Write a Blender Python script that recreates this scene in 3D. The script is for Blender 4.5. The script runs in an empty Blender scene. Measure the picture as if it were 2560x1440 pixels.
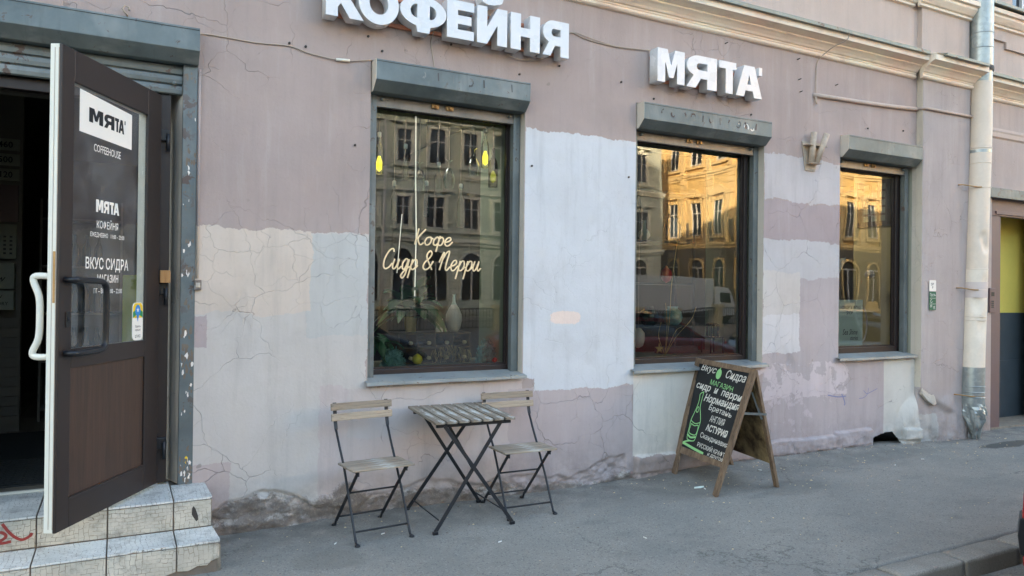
import bpy, math, random
from mathutils import Vector, Matrix, noise as mnoise
R = math.radians
random.seed(7)
sc = bpy.context.scene
col = sc.collection

# ------------------------------------------------------------------ camera
cam_d = bpy.data.cameras.new("camera"); cam = bpy.data.objects.new("camera", cam_d); col.objects.link(cam)
yaw, pitch, roll = 0.485142117, 0.00580173639, 0.011465
fwd = Vector((math.sin(yaw)*math.cos(pitch), math.cos(yaw)*math.cos(pitch), math.sin(pitch)))
rt = Vector((math.cos(yaw), -math.sin(yaw), 0)); up = rt.cross(fwd)
r2 = math.cos(roll)*rt + math.sin(roll)*up; u2 = -math.sin(roll)*rt + math.cos(roll)*up
m = Matrix((r2, u2, -fwd)).transposed().to_4x4(); m.translation = Vector((0, -5.25, 1.62))
cam.matrix_world = m
cam_d.sensor_width = 36; cam_d.lens = 36*1859.9/2560; cam_d.clip_start = 0.05; cam_d.clip_end = 600
sc.camera = cam

# ------------------------------------------------------------------ light
SUN_EL, SUN_AZ = 12.0, -45.0            # azimuth from +Y, clockwise seen from above
w = bpy.data.worlds.new("World"); sc.world = w; w.use_nodes = True
nt = w.node_tree; nt.nodes.clear()
sky = nt.nodes.new("ShaderNodeTexSky"); sky.sky_type = 'NISHITA'; sky.sun_disc = False
sky.sun_elevation = R(SUN_EL); sky.sun_rotation = R(SUN_AZ); sky.air_density = 1.0; sky.dust_density = 4.0; sky.ozone_density = 0.7
bg = nt.nodes.new("ShaderNodeBackground"); bg.inputs[1].default_value = 0.15
wo = nt.nodes.new("ShaderNodeOutputWorld"); nt.links.new(sky.outputs[0], bg.inputs[0]); nt.links.new(bg.outputs[0], wo.inputs[0])
sd = bpy.data.lights.new("sun", 'SUN'); sd.energy = 5.0; sd.angle = R(0.5); sd.color = (1.0, 0.80, 0.55)
sun = bpy.data.objects.new("sun", sd); col.objects.link(sun)
sv = Vector((math.sin(R(SUN_AZ))*math.cos(R(SUN_EL)), math.cos(R(SUN_AZ))*math.cos(R(SUN_EL)), math.sin(R(SUN_EL))))
sun.rotation_euler = sv.to_track_quat('Z', 'Y').to_euler(); sun.location = (0, 0, 40)
sc.view_settings.view_transform = 'Standard'; sc.view_settings.look = 'None'
sc.view_settings.exposure = 3.2; sc.view_settings.gamma = 1; sc.view_settings.use_curve_mapping = False
sc.cycles.max_bounces = 8; sc.cycles.glossy_bounces = 5; sc.cycles.transparent_max_bounces = 16
sc.cycles.caustics_reflective = False; sc.cycles.caustics_refractive = False
try: sc.cycles.use_denoising = True
except Exception: pass

# ------------------------------------------------------------------ material helpers
def s2l(c):
    c = c/255.0
    return c/12.92 if c <= 0.04045 else ((c+0.055)/1.055)**2.4
KR, KG, KB = 1.04, 0.95, 0.82             # the open sky lighting the shade is a little blue
def A(r, g, b, k=1.0):
    """albedo of a surface that looks (r,g,b) in open shade"""
    return (min(.86, s2l(r)*KR*k), min(.86, s2l(g)*KG*k), min(.86, s2l(b)*KB*k), 1)
class N:
    """tiny node builder"""
    def __init__(s, name):
        s.m = bpy.data.materials.new(name); s.m.use_nodes = True; s.t = s.m.node_tree
        s.b = s.t.nodes["Principled BSDF"]; s.out = s.t.nodes["Material Output"]
        s.co = s.t.nodes.new("ShaderNodeTexCoord").outputs["Object"]
    def n(s, k, **kw):
        x = s.t.nodes.new(k)
        for a, v in kw.items(): setattr(x, a, v)
        return x
    def l(s, a, b): s.t.links.new(a, b)
    def put(s, sock, v):
        if isinstance(v, (int, float, tuple, list)): sock.default_value = v
        else: s.l(v, sock)
    def math(s, op, a, b=0.0, c=0.0, clamp=False):
        x = s.n("ShaderNodeMath", operation=op, use_clamp=clamp)
        s.put(x.inputs[0], a); s.put(x.inputs[1], b); s.put(x.inputs[2], c)
        return x.outputs[0]
    def noise(s, scale, detail=4, rough=.55, vec=None, dist=0.0):
        x = s.n("ShaderNodeTexNoise"); x.inputs["Scale"].default_value = scale; x.inputs["Detail"].default_value = detail
        x.inputs["Roughness"].default_value = rough; x.inputs["Distortion"].default_value = dist
        s.l(vec or s.co, x.inputs["Vector"]); return x
    def map(s, scale=(1, 1, 1), loc=(0, 0, 0), rot=(0, 0, 0), vec=None):
        x = s.n("ShaderNodeMapping"); x.inputs["Scale"].default_value = scale; x.inputs["Location"].default_value = loc
        x.inputs["Rotation"].default_value = rot; s.l(vec or s.co, x.inputs["Vector"]); return x.outputs[0]
    def ramp(s, v, a, b):
        x = s.n("ShaderNodeMapRange", clamp=True, interpolation_type='LINEAR'); s.put(x.inputs[0], v)
        s.put(x.inputs[1], a); s.put(x.inputs[2], b); return x.outputs[0]
    def mix(s, f, a, b, mode='MIX'):
        x = s.n("ShaderNodeMix", data_type='RGBA', blend_type=mode)
        s.put(x.inputs[0], f); s.put(x.inputs[6], a); s.put(x.inputs[7], b); return x.outputs[2]
    def bump(s, h, strength=.3, dist=.01, prev=None):
        x = s.n("ShaderNodeBump"); x.inputs["Strength"].default_value = strength; x.inputs["Distance"].default_value = dist
        s.l(h, x.inputs["Height"])
        if prev: s.l(prev, x.inputs["Normal"])
        return x.outputs[0]
    def fin(s, color=None, rough=None, nrm=None, metal=0.0, spec=.4):
        if color is not None: s.put(s.b.inputs["Base Color"], color)
        if rough is not None: s.put(s.b.inputs["Roughness"], rough)
        s.b.inputs["Metallic"].default_value = metal; s.b.inputs["Specular IOR Level"].default_value = spec
        if nrm: s.l(nrm, s.b.inputs["Normal"])
        return s.m
def plain(name, c, rough=.6, var=.12, scale=9, metal=0.0, spec=.4, bump=.08):
    b = N(name); n1 = b.noise(scale, 6); n2 = b.noise(scale*9, 3)
    f = b.math('ADD', b.math('MULTIPLY', n1.outputs[0], .7), b.math('MULTIPLY', n2.outputs[0], .3))
    f = b.ramp(f, .3, .7)
    lo = tuple(x*(1-var) for x in c[:3])+(1,); hi = tuple(min(.95, x*(1+var)) for x in c[:3])+(1,)
    return b.fin(b.mix(f, lo, hi), b.math('ADD', rough-.08, b.math('MULTIPLY', n1.outputs[0], .16)), b.bump(n2.outputs[0], bump, .003), metal, spec)
def wood(name, c1, c2, c3, axis=1, scale=1.0, rough=.8, grey=None, gp=.5):
    b = N(name); sc3 = [34*scale]*3; sc3[axis] = 1.6*scale
    v = b.map(tuple(sc3)); g = b.noise(1.0, 5, .65, v, .6); g2 = b.noise(3.2, 3, .6, v)
    info = b.n("ShaderNodeObjectInfo")
    c = b.mix(b.ramp(g.outputs[0], .3, .68), c1, c2); c = b.mix(b.ramp(g2.outputs[0], .55, .75), c, c3)
    if grey:
        sc4 = [12*scale]*3; sc4[axis] = 3*scale
        p = b.noise(1.0, 5, .7, b.map(tuple(sc4), (3.1, 1.7, 5))); c = b.mix(b.ramp(p.outputs[0], gp, gp+.12), c, grey)
    br = b.n("ShaderNodeHueSaturation"); b.l(c, br.inputs["Color"]); b.l(b.math('ADD', .82, b.math('MULTIPLY', info.outputs["Random"], .36)), br.inputs["Value"])
    return b.fin(br.outputs[0], rough, b.bump(g.outputs[0], .35, .003), 0, .3)
def emis(name, c, st):
    b = N(name); b.b.inputs["Base Color"].default_value = c; b.b.inputs["Emission Color"].default_value = c; b.b.inputs["Emission Strength"].default_value = st
    return b.m
def glass(name, tint=(.88, .95, .91, 1), ior=1.95, dirt=.0, wob=.0):
    b = N(name); b.t.nodes.remove(b.b)
    tr = b.n("ShaderNodeBsdfTransparent"); tr.inputs[0].default_value = tint
    gl = b.n("ShaderNodeBsdfGlossy"); gl.inputs["Roughness"].default_value = 0.0
    fr = b.n("ShaderNodeFresnel"); fr.inputs[0].default_value = ior
    mx = b.n("ShaderNodeMixShader"); b.l(fr.outputs[0], mx.inputs[0]); b.l(tr.outputs[0], mx.inputs[1]); b.l(gl.outputs[0], mx.inputs[2])
    if wob:
        h = b.noise(1.1, 1); bp = b.bump(h.outputs[0], wob, .02); b.l(bp, gl.inputs["Normal"])
    o = mx.outputs[0]
    if dirt:
        df = b.n("ShaderNodeBsdfDiffuse"); df.inputs[0].default_value = (.6, .6, .58, 1)
        m2 = b.n("ShaderNodeMixShader"); b.l(b.math('MULTIPLY', b.ramp(b.noise(3, 6, .7).outputs[0], .4, .8), dirt), m2.inputs[0])
        b.l(o, m2.inputs[1]); b.l(df.outputs[0], m2.inputs[2]); o = m2.outputs[0]
    b.l(o, b.out.inputs[0]); return b.m

# ------------------------------------------------------------------ mesh helpers
class MB:
    def __init__(s): s.v = []; s.f = []; s.sm = []
    def add(s, vs, fs, smooth=False):
        o = len(s.v); s.v += [tuple(v) for v in vs]; s.f += [tuple(i+o for i in f) for f in fs]; s.sm += [smooth]*len(fs); return s
    def box(s, a, b, mat=None):
        x0, y0, z0 = [min(p, q) for p, q in zip(a, b)]; x1, y1, z1 = [max(p, q) for p, q in zip(a, b)]
        vs = [Vector(p) for p in ((x0,y0,z0),(x1,y0,z0),(x1,y1,z0),(x0,y1,z0),(x0,y0,z1),(x1,y0,z1),(x1,y1,z1),(x0,y1,z1))]
        if mat: vs = [mat @ v for v in vs]
        return s.add(vs, [(0,3,2,1),(4,5,6,7),(0,1,5,4),(1,2,6,5),(2,3,7,6),(3,0,4,7)])
    def bar(s, p, q, wd, th, upv=(0, 0, 1)):
        """rectangular bar from p to q; wd along the side axis, th along the up axis"""
        p = Vector(p); q = Vector(q); d = (q-p).normalized(); u = Vector(upv)
        sd_ = d.cross(u).normalized(); u = sd_.cross(d).normalized()
        vs = []
        for c in (p, q):
            for i, j in ((-1,-1),(1,-1),(1,1),(-1,1)): vs.append(c+sd_*wd/2*i+u*th/2*j)
        return s.add(vs, [(3,2,1,0),(4,5,6,7),(0,1,5,4),(1,2,6,5),(2,3,7,6),(3,0,4,7)])
    def tube(s, pts, r, n=8, caps=True, closed=False):
        pts = [Vector(p) for p in pts]; k = len(pts); rr = r if isinstance(r, (list, tuple)) else [r]*k
        t0 = (pts[1]-pts[0]).normalized(); a = Vector((0,0,1)) if abs(t0.z) < .9 else Vector((1,0,0)); nx = t0.cross(a).normalized(); vs = []
        for i, p in enumerate(pts):
            if closed: t = (pts[(i+1) % k]-pts[i-1]).normalized()
            else: t = (pts[min(i+1, k-1)]-pts[max(i-1, 0)]).normalized()
            nx = (nx-t*nx.dot(t)).normalized(); ny = t.cross(nx)
            for j in range(n):
                an = 2*math.pi*j/n; vs.append(p+(nx*math.cos(an)+ny*math.sin(an))*rr[i])
        fs = []
        for i in range(k if closed else k-1):
            for j in range(n):
                a0 = i*n+j; a1 = i*n+(j+1) % n; i2 = (i+1) % k
                fs.append((a0, a1, i2*n+(j+1) % n, i2*n+j))
        if caps and not closed: fs += [tuple(range(n-1, -1, -1)), tuple((k-1)*n+j for j in range(n))]
        return s.add(vs, fs, True)
    def lathe(s, prof, n=16, at=(0, 0, 0), mat=None, caps=True):
        vs = []; k = len(prof)
        for r, z in prof:
            for j in range(n):
                an = 2*math.pi*j/n; v = Vector((r*math.cos(an), r*math.sin(an), z))
                if mat: v = mat @ v
                vs.append(v+Vector(at))
        fs = [(i*n+j, i*n+(j+1) % n, (i+1)*n+(j+1) % n, (i+1)*n+j) for i in range(k-1) for j in range(n)]
        if caps: fs += [tuple(range(n-1, -1, -1)), tuple((k-1)*n+j for j in range(n))]
        return s.add(vs, fs, True)
    def prism(s, poly, f0, f1, smooth=False):
        """poly: 2-D points; f0, f1 map a 2-D point to 3-D (front, back)"""
        k = len(poly); vs = [f0(p) for p in poly]+[f1(p) for p in poly]
        return s.add(vs, [tuple(range(k)), tuple(range(2*k-1, k-1, -1))]+[(i, i+k, (i+1) % k+k, (i+1) % k) for i in range(k)], smooth)
    def profile_x(s, prof, x0, x1, caps=True):
        """extrude a (y,z) profile (open polyline) along x"""
        k = len(prof); vs = [(x0, y, z) for y, z in prof]+[(x1, y, z) for y, z in prof]
        fs = [(i, i+1, k+i+1, k+i) for i in range(k-1)]
        if caps: fs += [tuple(range(k-1, -1, -1)), tuple(range(k, 2*k))]
        return s.add(vs, fs)
    def mesh(s, name):
        me = bpy.data.meshes.new(name); me.from_pydata(s.v, [], s.f); me.polygons.foreach_set("use_smooth", s.sm); me.update(); return me
    def build(s, name, mat, parent=None, bev=0, fixn=True):
        me = s.mesh(name)
        if fixn:
            import bmesh
            b = bmesh.new(); b.from_mesh(me); bmesh.ops.recalc_face_normals(b, faces=b.faces); b.to_mesh(me); b.free()
        return link(name, me, mat, parent, bev)
def link(name, me, mat=None, parent=None, bev=0):
    o = bpy.data.objects.new(name, me); col.objects.link(o)
    if mat is not None and not me.materials: me.materials.append(mat)
    if parent: o.parent = parent
    if bev:
        b = o.modifiers.new("bevel", 'BEVEL'); b.width = bev; b.segments = 2; b.limit_method = 'ANGLE'; b.angle_limit = R(40)
    return o
def tag(o, label=None, cat=None, group=None, kind=None):
    if label: o["label"] = label
    if cat: o["category"] = cat
    if group: o["group"] = group
    if kind: o["kind"] = kind
    return o
def thing(name, label, cat, loc=(0, 0, 0), rz=0, group=None):
    o = bpy.data.objects.new(name, None); col.objects.link(o); o.location = loc; o.rotation_euler = (0, 0, rz); o.empty_display_size = .1
    return tag(o, label, cat, group)
def dup(o, parent=None, **kw):
    c = o.copy(); col.objects.link(c)
    if parent: c.parent = parent
    for ch in [x for x in o.children]: dup(ch, c)
    return c
def wire(p, sag=0.0, n=10):
    out = []
    for a, b in zip(p[:-1], p[1:]):
        for i in range(n):
            t = i/n; q = Vector(a).lerp(Vector(b), t); q.z -= sag*4*t*(1-t); out.append(q)
    return out+[Vector(p[-1])]
def smooth_pts(p, n=6):
    """Catmull-Rom through 2-D or 3-D points"""
    p = [Vector(q) for q in p]; e = [p[0]*2-p[1]]+p+[p[-1]*2-p[-2]]; out = []
    for i in range(1, len(e)-2):
        for j in range(n):
            t = j/n; a, b, c, d = e[i-1], e[i], e[i+1], e[i+2]
            out.append(.5*((2*b)+(c-a)*t+(2*a-5*b+4*c-d)*t*t+(3*b-a-3*c+d)*t**3))
    return out+[p[-1]]
def loops_mesh(loops, depth, name):
    """filled 2-D loops (holes allowed) extruded by depth, centred on z=0"""
    cu = bpy.data.curves.new(name, 'CURVE'); cu.dimensions = '2D'; cu.fill_mode = 'BOTH'; cu.extrude = depth/2
    for lp in loops:
        sp = cu.splines.new('POLY'); sp.points.add(len(lp)-1)
        for i, q in enumerate(lp): sp.points[i].co = (q[0], q[1], 0, 1)
        sp.use_cyclic_u = True
    o = bpy.data.objects.new(name, cu); col.objects.link(o); bpy.context.view_layer.update()
    me = bpy.data.meshes.new_from_object(o.evaluated_get(bpy.context.evaluated_depsgraph_get())); bpy.data.objects.remove(o); bpy.data.curves.remove(cu)
    me.name = name; return me
def text_mesh(body, name, bold=0.0, shear=0.0, depth=0.0):
    cu = bpy.data.curves.new(name, 'FONT'); cu.body = body; cu.offset = bold; cu.shear = shear; cu.extrude = depth; cu.resolution_u = 2
    o = bpy.data.objects.new(name, cu); col.objects.link(o); bpy.context.view_layer.update()
    me = bpy.data.meshes.new_from_object(o.evaluated_get(bpy.context.evaluated_depsgraph_get())); bpy.data.objects.remove(o); bpy.data.curves.remove(cu)
    return me
def put_text(body, name, mat, parent, O, U, V, W, H, bold=.0, shear=0.0, rise=0.0, off=(0, 0, 0)):
    """text scaled to W x H with its lower left corner at O, along unit vectors U (reading) and V (up)"""
    me = text_mesh(body, name, bold, shear)
    xs = [v.co.x for v in me.vertices]; ys = [v.co.y for v in me.vertices]; x0, x1, y0, y1 = min(xs), max(xs), min(ys), max(ys)
    O, U, V, off = Vector(O), Vector(U), Vector(V), Vector(off)
    for v in me.vertices:
        a = (v.co.x-x0)/(x1-x0); b = (v.co.y-y0)/(y1-y0); v.co = O+U*W*a+V*(H*b+rise*a)+off
    me.name = name
    return link(name, me, mat, parent)
def pxy(p, y): return Vector((p[0], y, p[1]))

# ------------------------------------------------------------------ wall paint
def wall_material(name, base, patches, cracks=1.0, dirt=True, rough_base=True):
    b = N(name); sp = b.n("ShaderNodeSeparateXYZ"); b.l(b.co, sp.inputs[0])
    n1 = b.noise(3.5, 4); n2 = b.noise(22, 4, .7)
    s1 = b.n("ShaderNodeSeparateXYZ"); b.l(n1.outputs["Color"], s1.inputs[0]); s2 = b.n("ShaderNodeSeparateXYZ"); b.l(n2.outputs["Color"], s2.inputs[0])
    X = b.math('ADD', sp.outputs[0], b.math('MULTIPLY_ADD', s1.outputs[0], .10, -.05)); X = b.math('ADD', X, b.math('MULTIPLY_ADD', s2.outputs[0], .05, -.025))
    Z = b.math('ADD', sp.outputs[2], b.math('MULTIPLY_ADD', s1.outputs[2], .14, -.07)); Z = b.math('ADD', Z, b.math('MULTIPLY_ADD', s2.outputs[2], .05, -.025))
    blot = b.noise(1.3, 6, .62); fine = b.noise(45, 4, .6); streak = b.noise(1.0, 5, .65, b.map((9, 9, .9)))
    c = tuple(base)
    for (x0, x1, z0, z1, pc, raw) in patches:
        if raw == 4:
            xs_ = b.math('ADD', sp.outputs[0], b.math('MULTIPLY_ADD', s2.outputs[0], .05, -.025)); zs_ = b.math('ADD', sp.outputs[2], b.math('MULTIPLY_ADD', s2.outputs[2], .03, -.015))
        else:
            xs_, zs_ = (sp.outputs[0], sp.outputs[2]) if raw == 2 else ((sp.outputs[0], Z) if raw == 1 else (X, Z))
        q = b.math('MINIMUM', b.math('SUBTRACT', xs_, x0), b.math('SUBTRACT', x1, xs_))
        q2 = b.math('MINIMUM', b.math('SUBTRACT', zs_, z0), b.math('SUBTRACT', z1, zs_))
        q = b.math('MULTIPLY_ADD', b.math('MINIMUM', q, q2), 240.0, .5, clamp=True)
        if raw == 4:
            ex = b.math('POWER', b.math('ABSOLUTE', b.math('DIVIDE', b.math('SUBTRACT', xs_, (x0+x1)/2), (x1-x0)/2)), 4.0); ez = b.math('POWER', b.math('ABSOLUTE', b.math('DIVIDE', b.math('SUBTRACT', zs_, (z0+z1)/2), (z1-z0)/2)), 3.0); q = b.ramp(b.math('ADD', ex, ez), 1.04, .96)
        if raw == 5: q = b.math('MULTIPLY', q, b.ramp(b.noise(6, 5, .6, b.map((1, 1, 1), (2, 7, 1))).outputs[0], .57, .60))
        if raw == 3:   # broken, flaking patch
            q = b.math('MULTIPLY', q, b.ramp(b.noise(5, 5, .6, b.map((1, 1, 1), (2, 7, 1))).outputs[0], .46, .485))
        c = b.mix(q, c, pc)
    # subtle tone variation of old paint, brush lifts
    c = b.mix(b.ramp(blot.outputs[0], .34, .7), b.mix(.22, c, (.27, .25, .235, 1)), b.mix(.09, c, (.75, .73, .72, 1)))
    c = b.mix(b.math('MULTIPLY', b.ramp(streak.outputs[0], .52, .74), .24), c, (.22, .20, .18, 1))
    c = b.mix(b.math('MULTIPLY', b.ramp(streak.outputs[0], .46, .28), .12), c, (.70, .69, .68, 1))
    # cracks: thin branching lines where the plaster has moved
    wv = b.n("ShaderNodeVectorMath", operation='ADD'); w1 = b.noise(4, 3, .55); sc_ = b.n("ShaderNodeVectorMath", operation='SCALE'); sc_.inputs["Scale"].default_value = .22
    b.l(w1.outputs["Color"], sc_.inputs[0]); b.l(b.co, wv.inputs[0]); b.l(sc_.outputs[0], wv.inputs[1])
    gate = b.noise(1.1, 2, .5, b.map((1, 1, 1), (4, 2, 9)))
    crk = None
    for scl, wd, g0, g1 in ((1.9, .0075, .42, .50), (4.4, .010, .55, .60)):
        v = b.n("ShaderNodeTexVoronoi", feature='DISTANCE_TO_EDGE'); v.inputs["Scale"].default_value = scl; b.l(wv.outputs[0], v.inputs["Vector"])
        wn = b.math('MULTIPLY', b.ramp(b.noise(2.7, 3, .6, b.map((1, 1, 1), (scl, 1, 3))).outputs[0], .38, .66), wd)
        bx_ = b.math('MINIMUM', b.math('MINIMUM', b.math('SUBTRACT', sp.outputs[0], .45), b.math('SUBTRACT', 1.62, sp.outputs[0])), b.math('MINIMUM', b.math('SUBTRACT', sp.outputs[2], 1.35), b.math('SUBTRACT', 2.2, sp.outputs[2])))
        k = b.math('MULTIPLY', b.ramp(v.outputs["Distance"], wn, 0.0), b.math('MAXIMUM', b.ramp(gate.outputs[0], g0, g1), b.math('MULTIPLY', b.ramp(bx_, -.08, .08), .70)))
        crk = k if crk is None else b.math('MAXIMUM', crk, k)
    crk = b.math('MULTIPLY', crk, cracks)
    inw = b.math('MULTIPLY', b.math('MULTIPLY', b.ramp(sp.outputs[0], 2.87, 2.88), b.ramp(sp.outputs[0], 3.98, 3.97)), b.ramp(sp.outputs[2], .85, .95))
    crk = b.math('MULTIPLY', crk, b.math('MULTIPLY_ADD', inw, -.65, 1.0))
    c = b.mix(b.math('MULTIPLY', crk, .43), c, (.11, .095, .085, 1))
    hgt = b.math('SUBTRACT', b.math('ADD', b.math('MULTIPLY', blot.outputs[0], .5), b.math('MULTIPLY', fine.outputs[0], .16)), b.math('MULTIPLY', crk, .5))
    gr = b.noise(30, 6, .75); c = b.mix(b.math('MULTIPLY', b.ramp(gr.outputs[0], .56, .74), .18), c, (.20, .18, .165, 1))
    gm = b.noise(2.1, 5, .6, b.map((1, 1, 1), (9, 9, 2))); c = b.mix(b.math('MULTIPLY', b.ramp(gm.outputs[0], .56, .72), .16), c, A(140, 136, 132))
    # chips and small knocks
    ch = b.n("ShaderNodeTexVoronoi"); ch.inputs["Scale"].default_value = 3.1; b.l(wv.outputs[0], ch.inputs["Vector"])
    chm = b.math('MULTIPLY', b.ramp(ch.outputs["Distance"], .06, .045), b.ramp(b.noise(1.9, 2, .5, b.map((1, 1, 1), (8, 1, 5))).outputs[0], .56, .6))
    c = b.mix(b.math('MULTIPLY', chm, .6), c, (.26, .22, .19, 1))
    if rough_base:
        edge = b.math('MULTIPLY_ADD', b.noise(2.2, 6, .62).outputs[0], .56, -.14)
        edge = b.math('SUBTRACT', edge, b.math('MULTIPLY', b.ramp(sp.outputs[0], 2.3, 4.1), .16))
        zb = b.math('SUBTRACT', edge, sp.outputs[2])
        lw = b.ramp(zb, -.02, .015)
        br = b.noise(17, 8, .8); stain = b.noise(3.3, 5, .6, b.map((1, 1, 2.6)))
        raw_c = b.mix(b.ramp(br.outputs[0], .34, .66), A(84, 78, 75), A(170, 163, 160)); raw_c = b.mix(b.math('MULTIPLY', b.ramp(stain.outputs[0], .54, .62), b.ramp(br.outputs[0], .42, .55)), raw_c, A(208, 208, 212))
        c = b.mix(b.math('MULTIPLY', lw, b.ramp(br.outputs[0], .28, .5)), c, raw_c)
        splash = b.ramp(sp.outputs[2], .42, .02)
        c = b.mix(b.math('MULTIPLY', splash, b.math('MULTIPLY', b.ramp(b.noise(6, 6, .7).outputs[0], .36, .64), .55)), c, A(104, 98, 96))
        hgt = b.math('ADD', hgt, b.math('MULTIPLY', b.math('MULTIPLY', lw, br.outputs[0]), 2.2))
    return b.fin(c, .88, b.bump(hgt, .7, .012), 0, .25)

PINK = A(170, 157, 158)
wall_patches = [
    # x0, x1, z0, z1, colour, edge kind (0 ragged, 1 straight sides, 2 crisp, 3 flaking)
    (-3, 1.59, -1, 2.02, A(199, 198, 201), 0),
    (1.15, 1.60, 1.30, 2.01, A(190, 195, 201), 0),
    (0.43, 1.185, 1.455, 2.03, A(209, 200, 195), 0),
    (0.40, 0.50, 1.24, 1.44, A(176, 165, 172), 0),
    (0.40, 0.66, -1, .46, A(188, 178, 183), 0),
    (1.25, 2.87, -1, .93, A(196, 188, 193), 0),
    (1.45, 2.5, .55, .93, A(194, 190, 196), 0),
    (2.75, 3.975, -1, .86, A(184, 174, 180), 0),
    (2.88, 3.978, 2.86, 2.95, A(208, 216, 230), 1),
    (2.875, 3.978, .93, 2.90, A(207, 216, 231), 1),
    (2.98, 3.978, .82, 1.0, A(207, 216, 231), 0),
    (3.13, 3.42, 1.362, 1.468, A(234, 221, 219), 4),
    (3.975, 5.30, .19, .94, A(220, 219, 219), 1),
    (5.52, 6.61, 2.56, 3.0, A(192, 192, 202), 0),
    (5.9, 6.20, 2.53, 2.60, A(192, 192, 202), 0),
    (5.52, 7.8, 2.17, 2.545, A(166, 155, 163), 0),
    (5.52, 6.61, 1.80, 2.17, A(190, 193, 204), 0),
    (5.52, 8.8, -1, 1.80, A(176, 169, 177), 0),
    (5.52, 6.28, 1.78, 1.86, A(190, 193, 204), 0),
    (5.52, 6.03, 1.43, 1.85, A(200, 199, 203), 0),
    (5.50, 6.03, 1.06, 1.43, A(208, 210, 220), 0),
    (5.45, 6.75, .60, .95, A(200, 193, 204), 3),
    (5.45, 6.5, .25, .62, A(190, 183, 195), 5),
    (7.33, 7.95, -1, .93, A(204, 208, 209), 1),
]
M = {}
M['wall'] = wall_material("painted_plaster", PINK, wall_patches)
M['pil'] = wall_material("pilaster_plaster", A(174, 167, 171), [(7, 7.864, .62, 9, A(206, 201, 192), 2), (7.0, 8.2, -1, .30, A(188, 190, 193), 0)], .8)
M['wall_r'] = wall_material("right_plaster", A(182, 170, 170), [], .5)
M['upper'] = wall_material("upper_plaster", A(196, 182, 178), [], .3, rough_base=False)
M['cream'] = wall_material("cream_reveal_plaster", A(204, 200, 194), [], .8, rough_base=False)
def stucco():
    b = N("cornice_stucco"); n = b.noise(2.1, 6, .65); st = b.noise(1, 5, .6, b.map((3, 14, 14))); f = b.noise(60, 3)
    c = b.mix(b.ramp(n.outputs[0], .35, .7), A(232, 216, 208), A(248, 236, 228)); c = b.mix(b.math('MULTIPLY', b.ramp(st.outputs[0], .55, .75), .4), c, A(140, 118, 108))
    return b.fin(c, .85, b.bump(b.math('ADD', n.outputs[0], b.math('MULTIPLY', f.outputs[0], .12)), .5, .012), 0, .2)
M['cornice'] = stucco()
def grey_metal(name, a, b_, wear=True, rough=.42, metal=.35, ws=.60):
    b = N(name); n = b.noise(4, 6, .6); st = b.noise(1, 4, .6, b.map((3, 9, 1.6))); wr = b.noise(16, 6, .62, None, .5); info = b.noise(1.7, 2)
    c = b.mix(b.ramp(n.outputs[0], .3, .7), a, b_); c = b.mix(b.math('MULTIPLY', b.ramp(st.outputs[0], .54, .72), .45), c, A(156, 164, 168)); dr_ = b.noise(1, 5, .7, b.map((16, 5, 1.2))); c = b.mix(b.math('MULTIPLY', b.ramp(dr_.outputs[0], .56, .76), .40), c, A(80, 84, 84))
    if wear:
        k = b.math('MULTIPLY', b.ramp(wr.outputs[0], ws, ws+.02), b.ramp(info.outputs[0], .46, .56))
        c = b.mix(k, c, A(96, 86, 84))
    return b.fin(c, b.math('ADD', rough, b.math('MULTIPLY', n.outputs[0], .2)), b.bump(wr.outputs[0], .06, .003), metal, .5)
M['shutter'] = grey_metal("shutter_paint", A(86, 99, 106), A(112, 126, 134), ws=.64)
M['rail'] = grey_metal("guide_rail_paint", A(96, 106, 112), A(122, 132, 138))
M['railw'] = grey_metal("worn_rail_paint", A(88, 100, 108), A(116, 128, 136), ws=.56)
M['bar'] = grey_metal("raw_bottom_bar", A(104, 102, 102), A(140, 138, 138), ws=.62, metal=.2, rough=.35)
M['flash'] = grey_metal("zinc_flashing", A(112, 122, 122), A(140, 150, 150), ws=.63)
M['sill'] = grey_metal("sill_sheet", A(128, 138, 146), A(158, 168, 176), ws=.64)
def galv():
    b = N("galvanised_steel"); v = b.n("ShaderNodeTexVoronoi"); v.inputs["Scale"].default_value = 26; b.l(b.co, v.inputs["Vector"]); n = b.noise(3, 5)
    sx = b.n("ShaderNodeSeparateXYZ"); b.l(v.outputs["Color"], sx.inputs[0])
    c = b.mix(sx.outputs[0], A(150, 162, 170), A(166, 178, 186)); c = b.mix(b.math('MULTIPLY', b.ramp(n.outputs[0], .5, .7), .5), c, A(130, 140, 142))
    return b.fin(c, b.math('MULTIPLY_ADD', n.outputs[0], .2, .28), b.bump(n.outputs[0], .1, .01), .5, .5)
M['galv'] = galv()
M['pipe'] = plain("pipe_cream_paint", A(214, 207, 200), .5, .09, 3, bump=.05)
M['pipe2'] = plain("pipe_white_paint", A(222, 218, 212), .5, .11, 4, bump=.1)
M['holder'] = plain("rusty_cream_paint", A(176, 166, 156), .7, .25, 16)
M['pipeg'] = plain("pipe_grey_paint", A(200, 194, 198), .55, .06, 6)
M['white'] = plain("white_acrylic", A(214, 221, 234), .28, .045, 5, spec=.5, bump=.01)
M['letside'] = M['white']
M['rust'] = plain("rusty_rail", A(190, 120, 90), .8, .2)
M['orange'] = plain("orange_rail", A(176, 118, 96), .7, .15)
M['cable'] = plain("pale_cable", A(170, 160, 152), .6, .1)
M['dcable'] = plain("dark_cable", A(60, 56, 54), .6, .1)
M['black'] = plain("black_plastic", (.012, .012, .014, 1), .32, .1)
M['blacksteel'] = plain("black_powder_coat", (.016, .017, .02, 1), .45, .25, 30)
M['brown'] = plain("brown_pvc", A(44, 37, 37), .42, .06, 6, bump=.03)
M['brownside'] = plain("brown_pvc_worn", A(104, 94, 88), .5, .12, 18)
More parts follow.
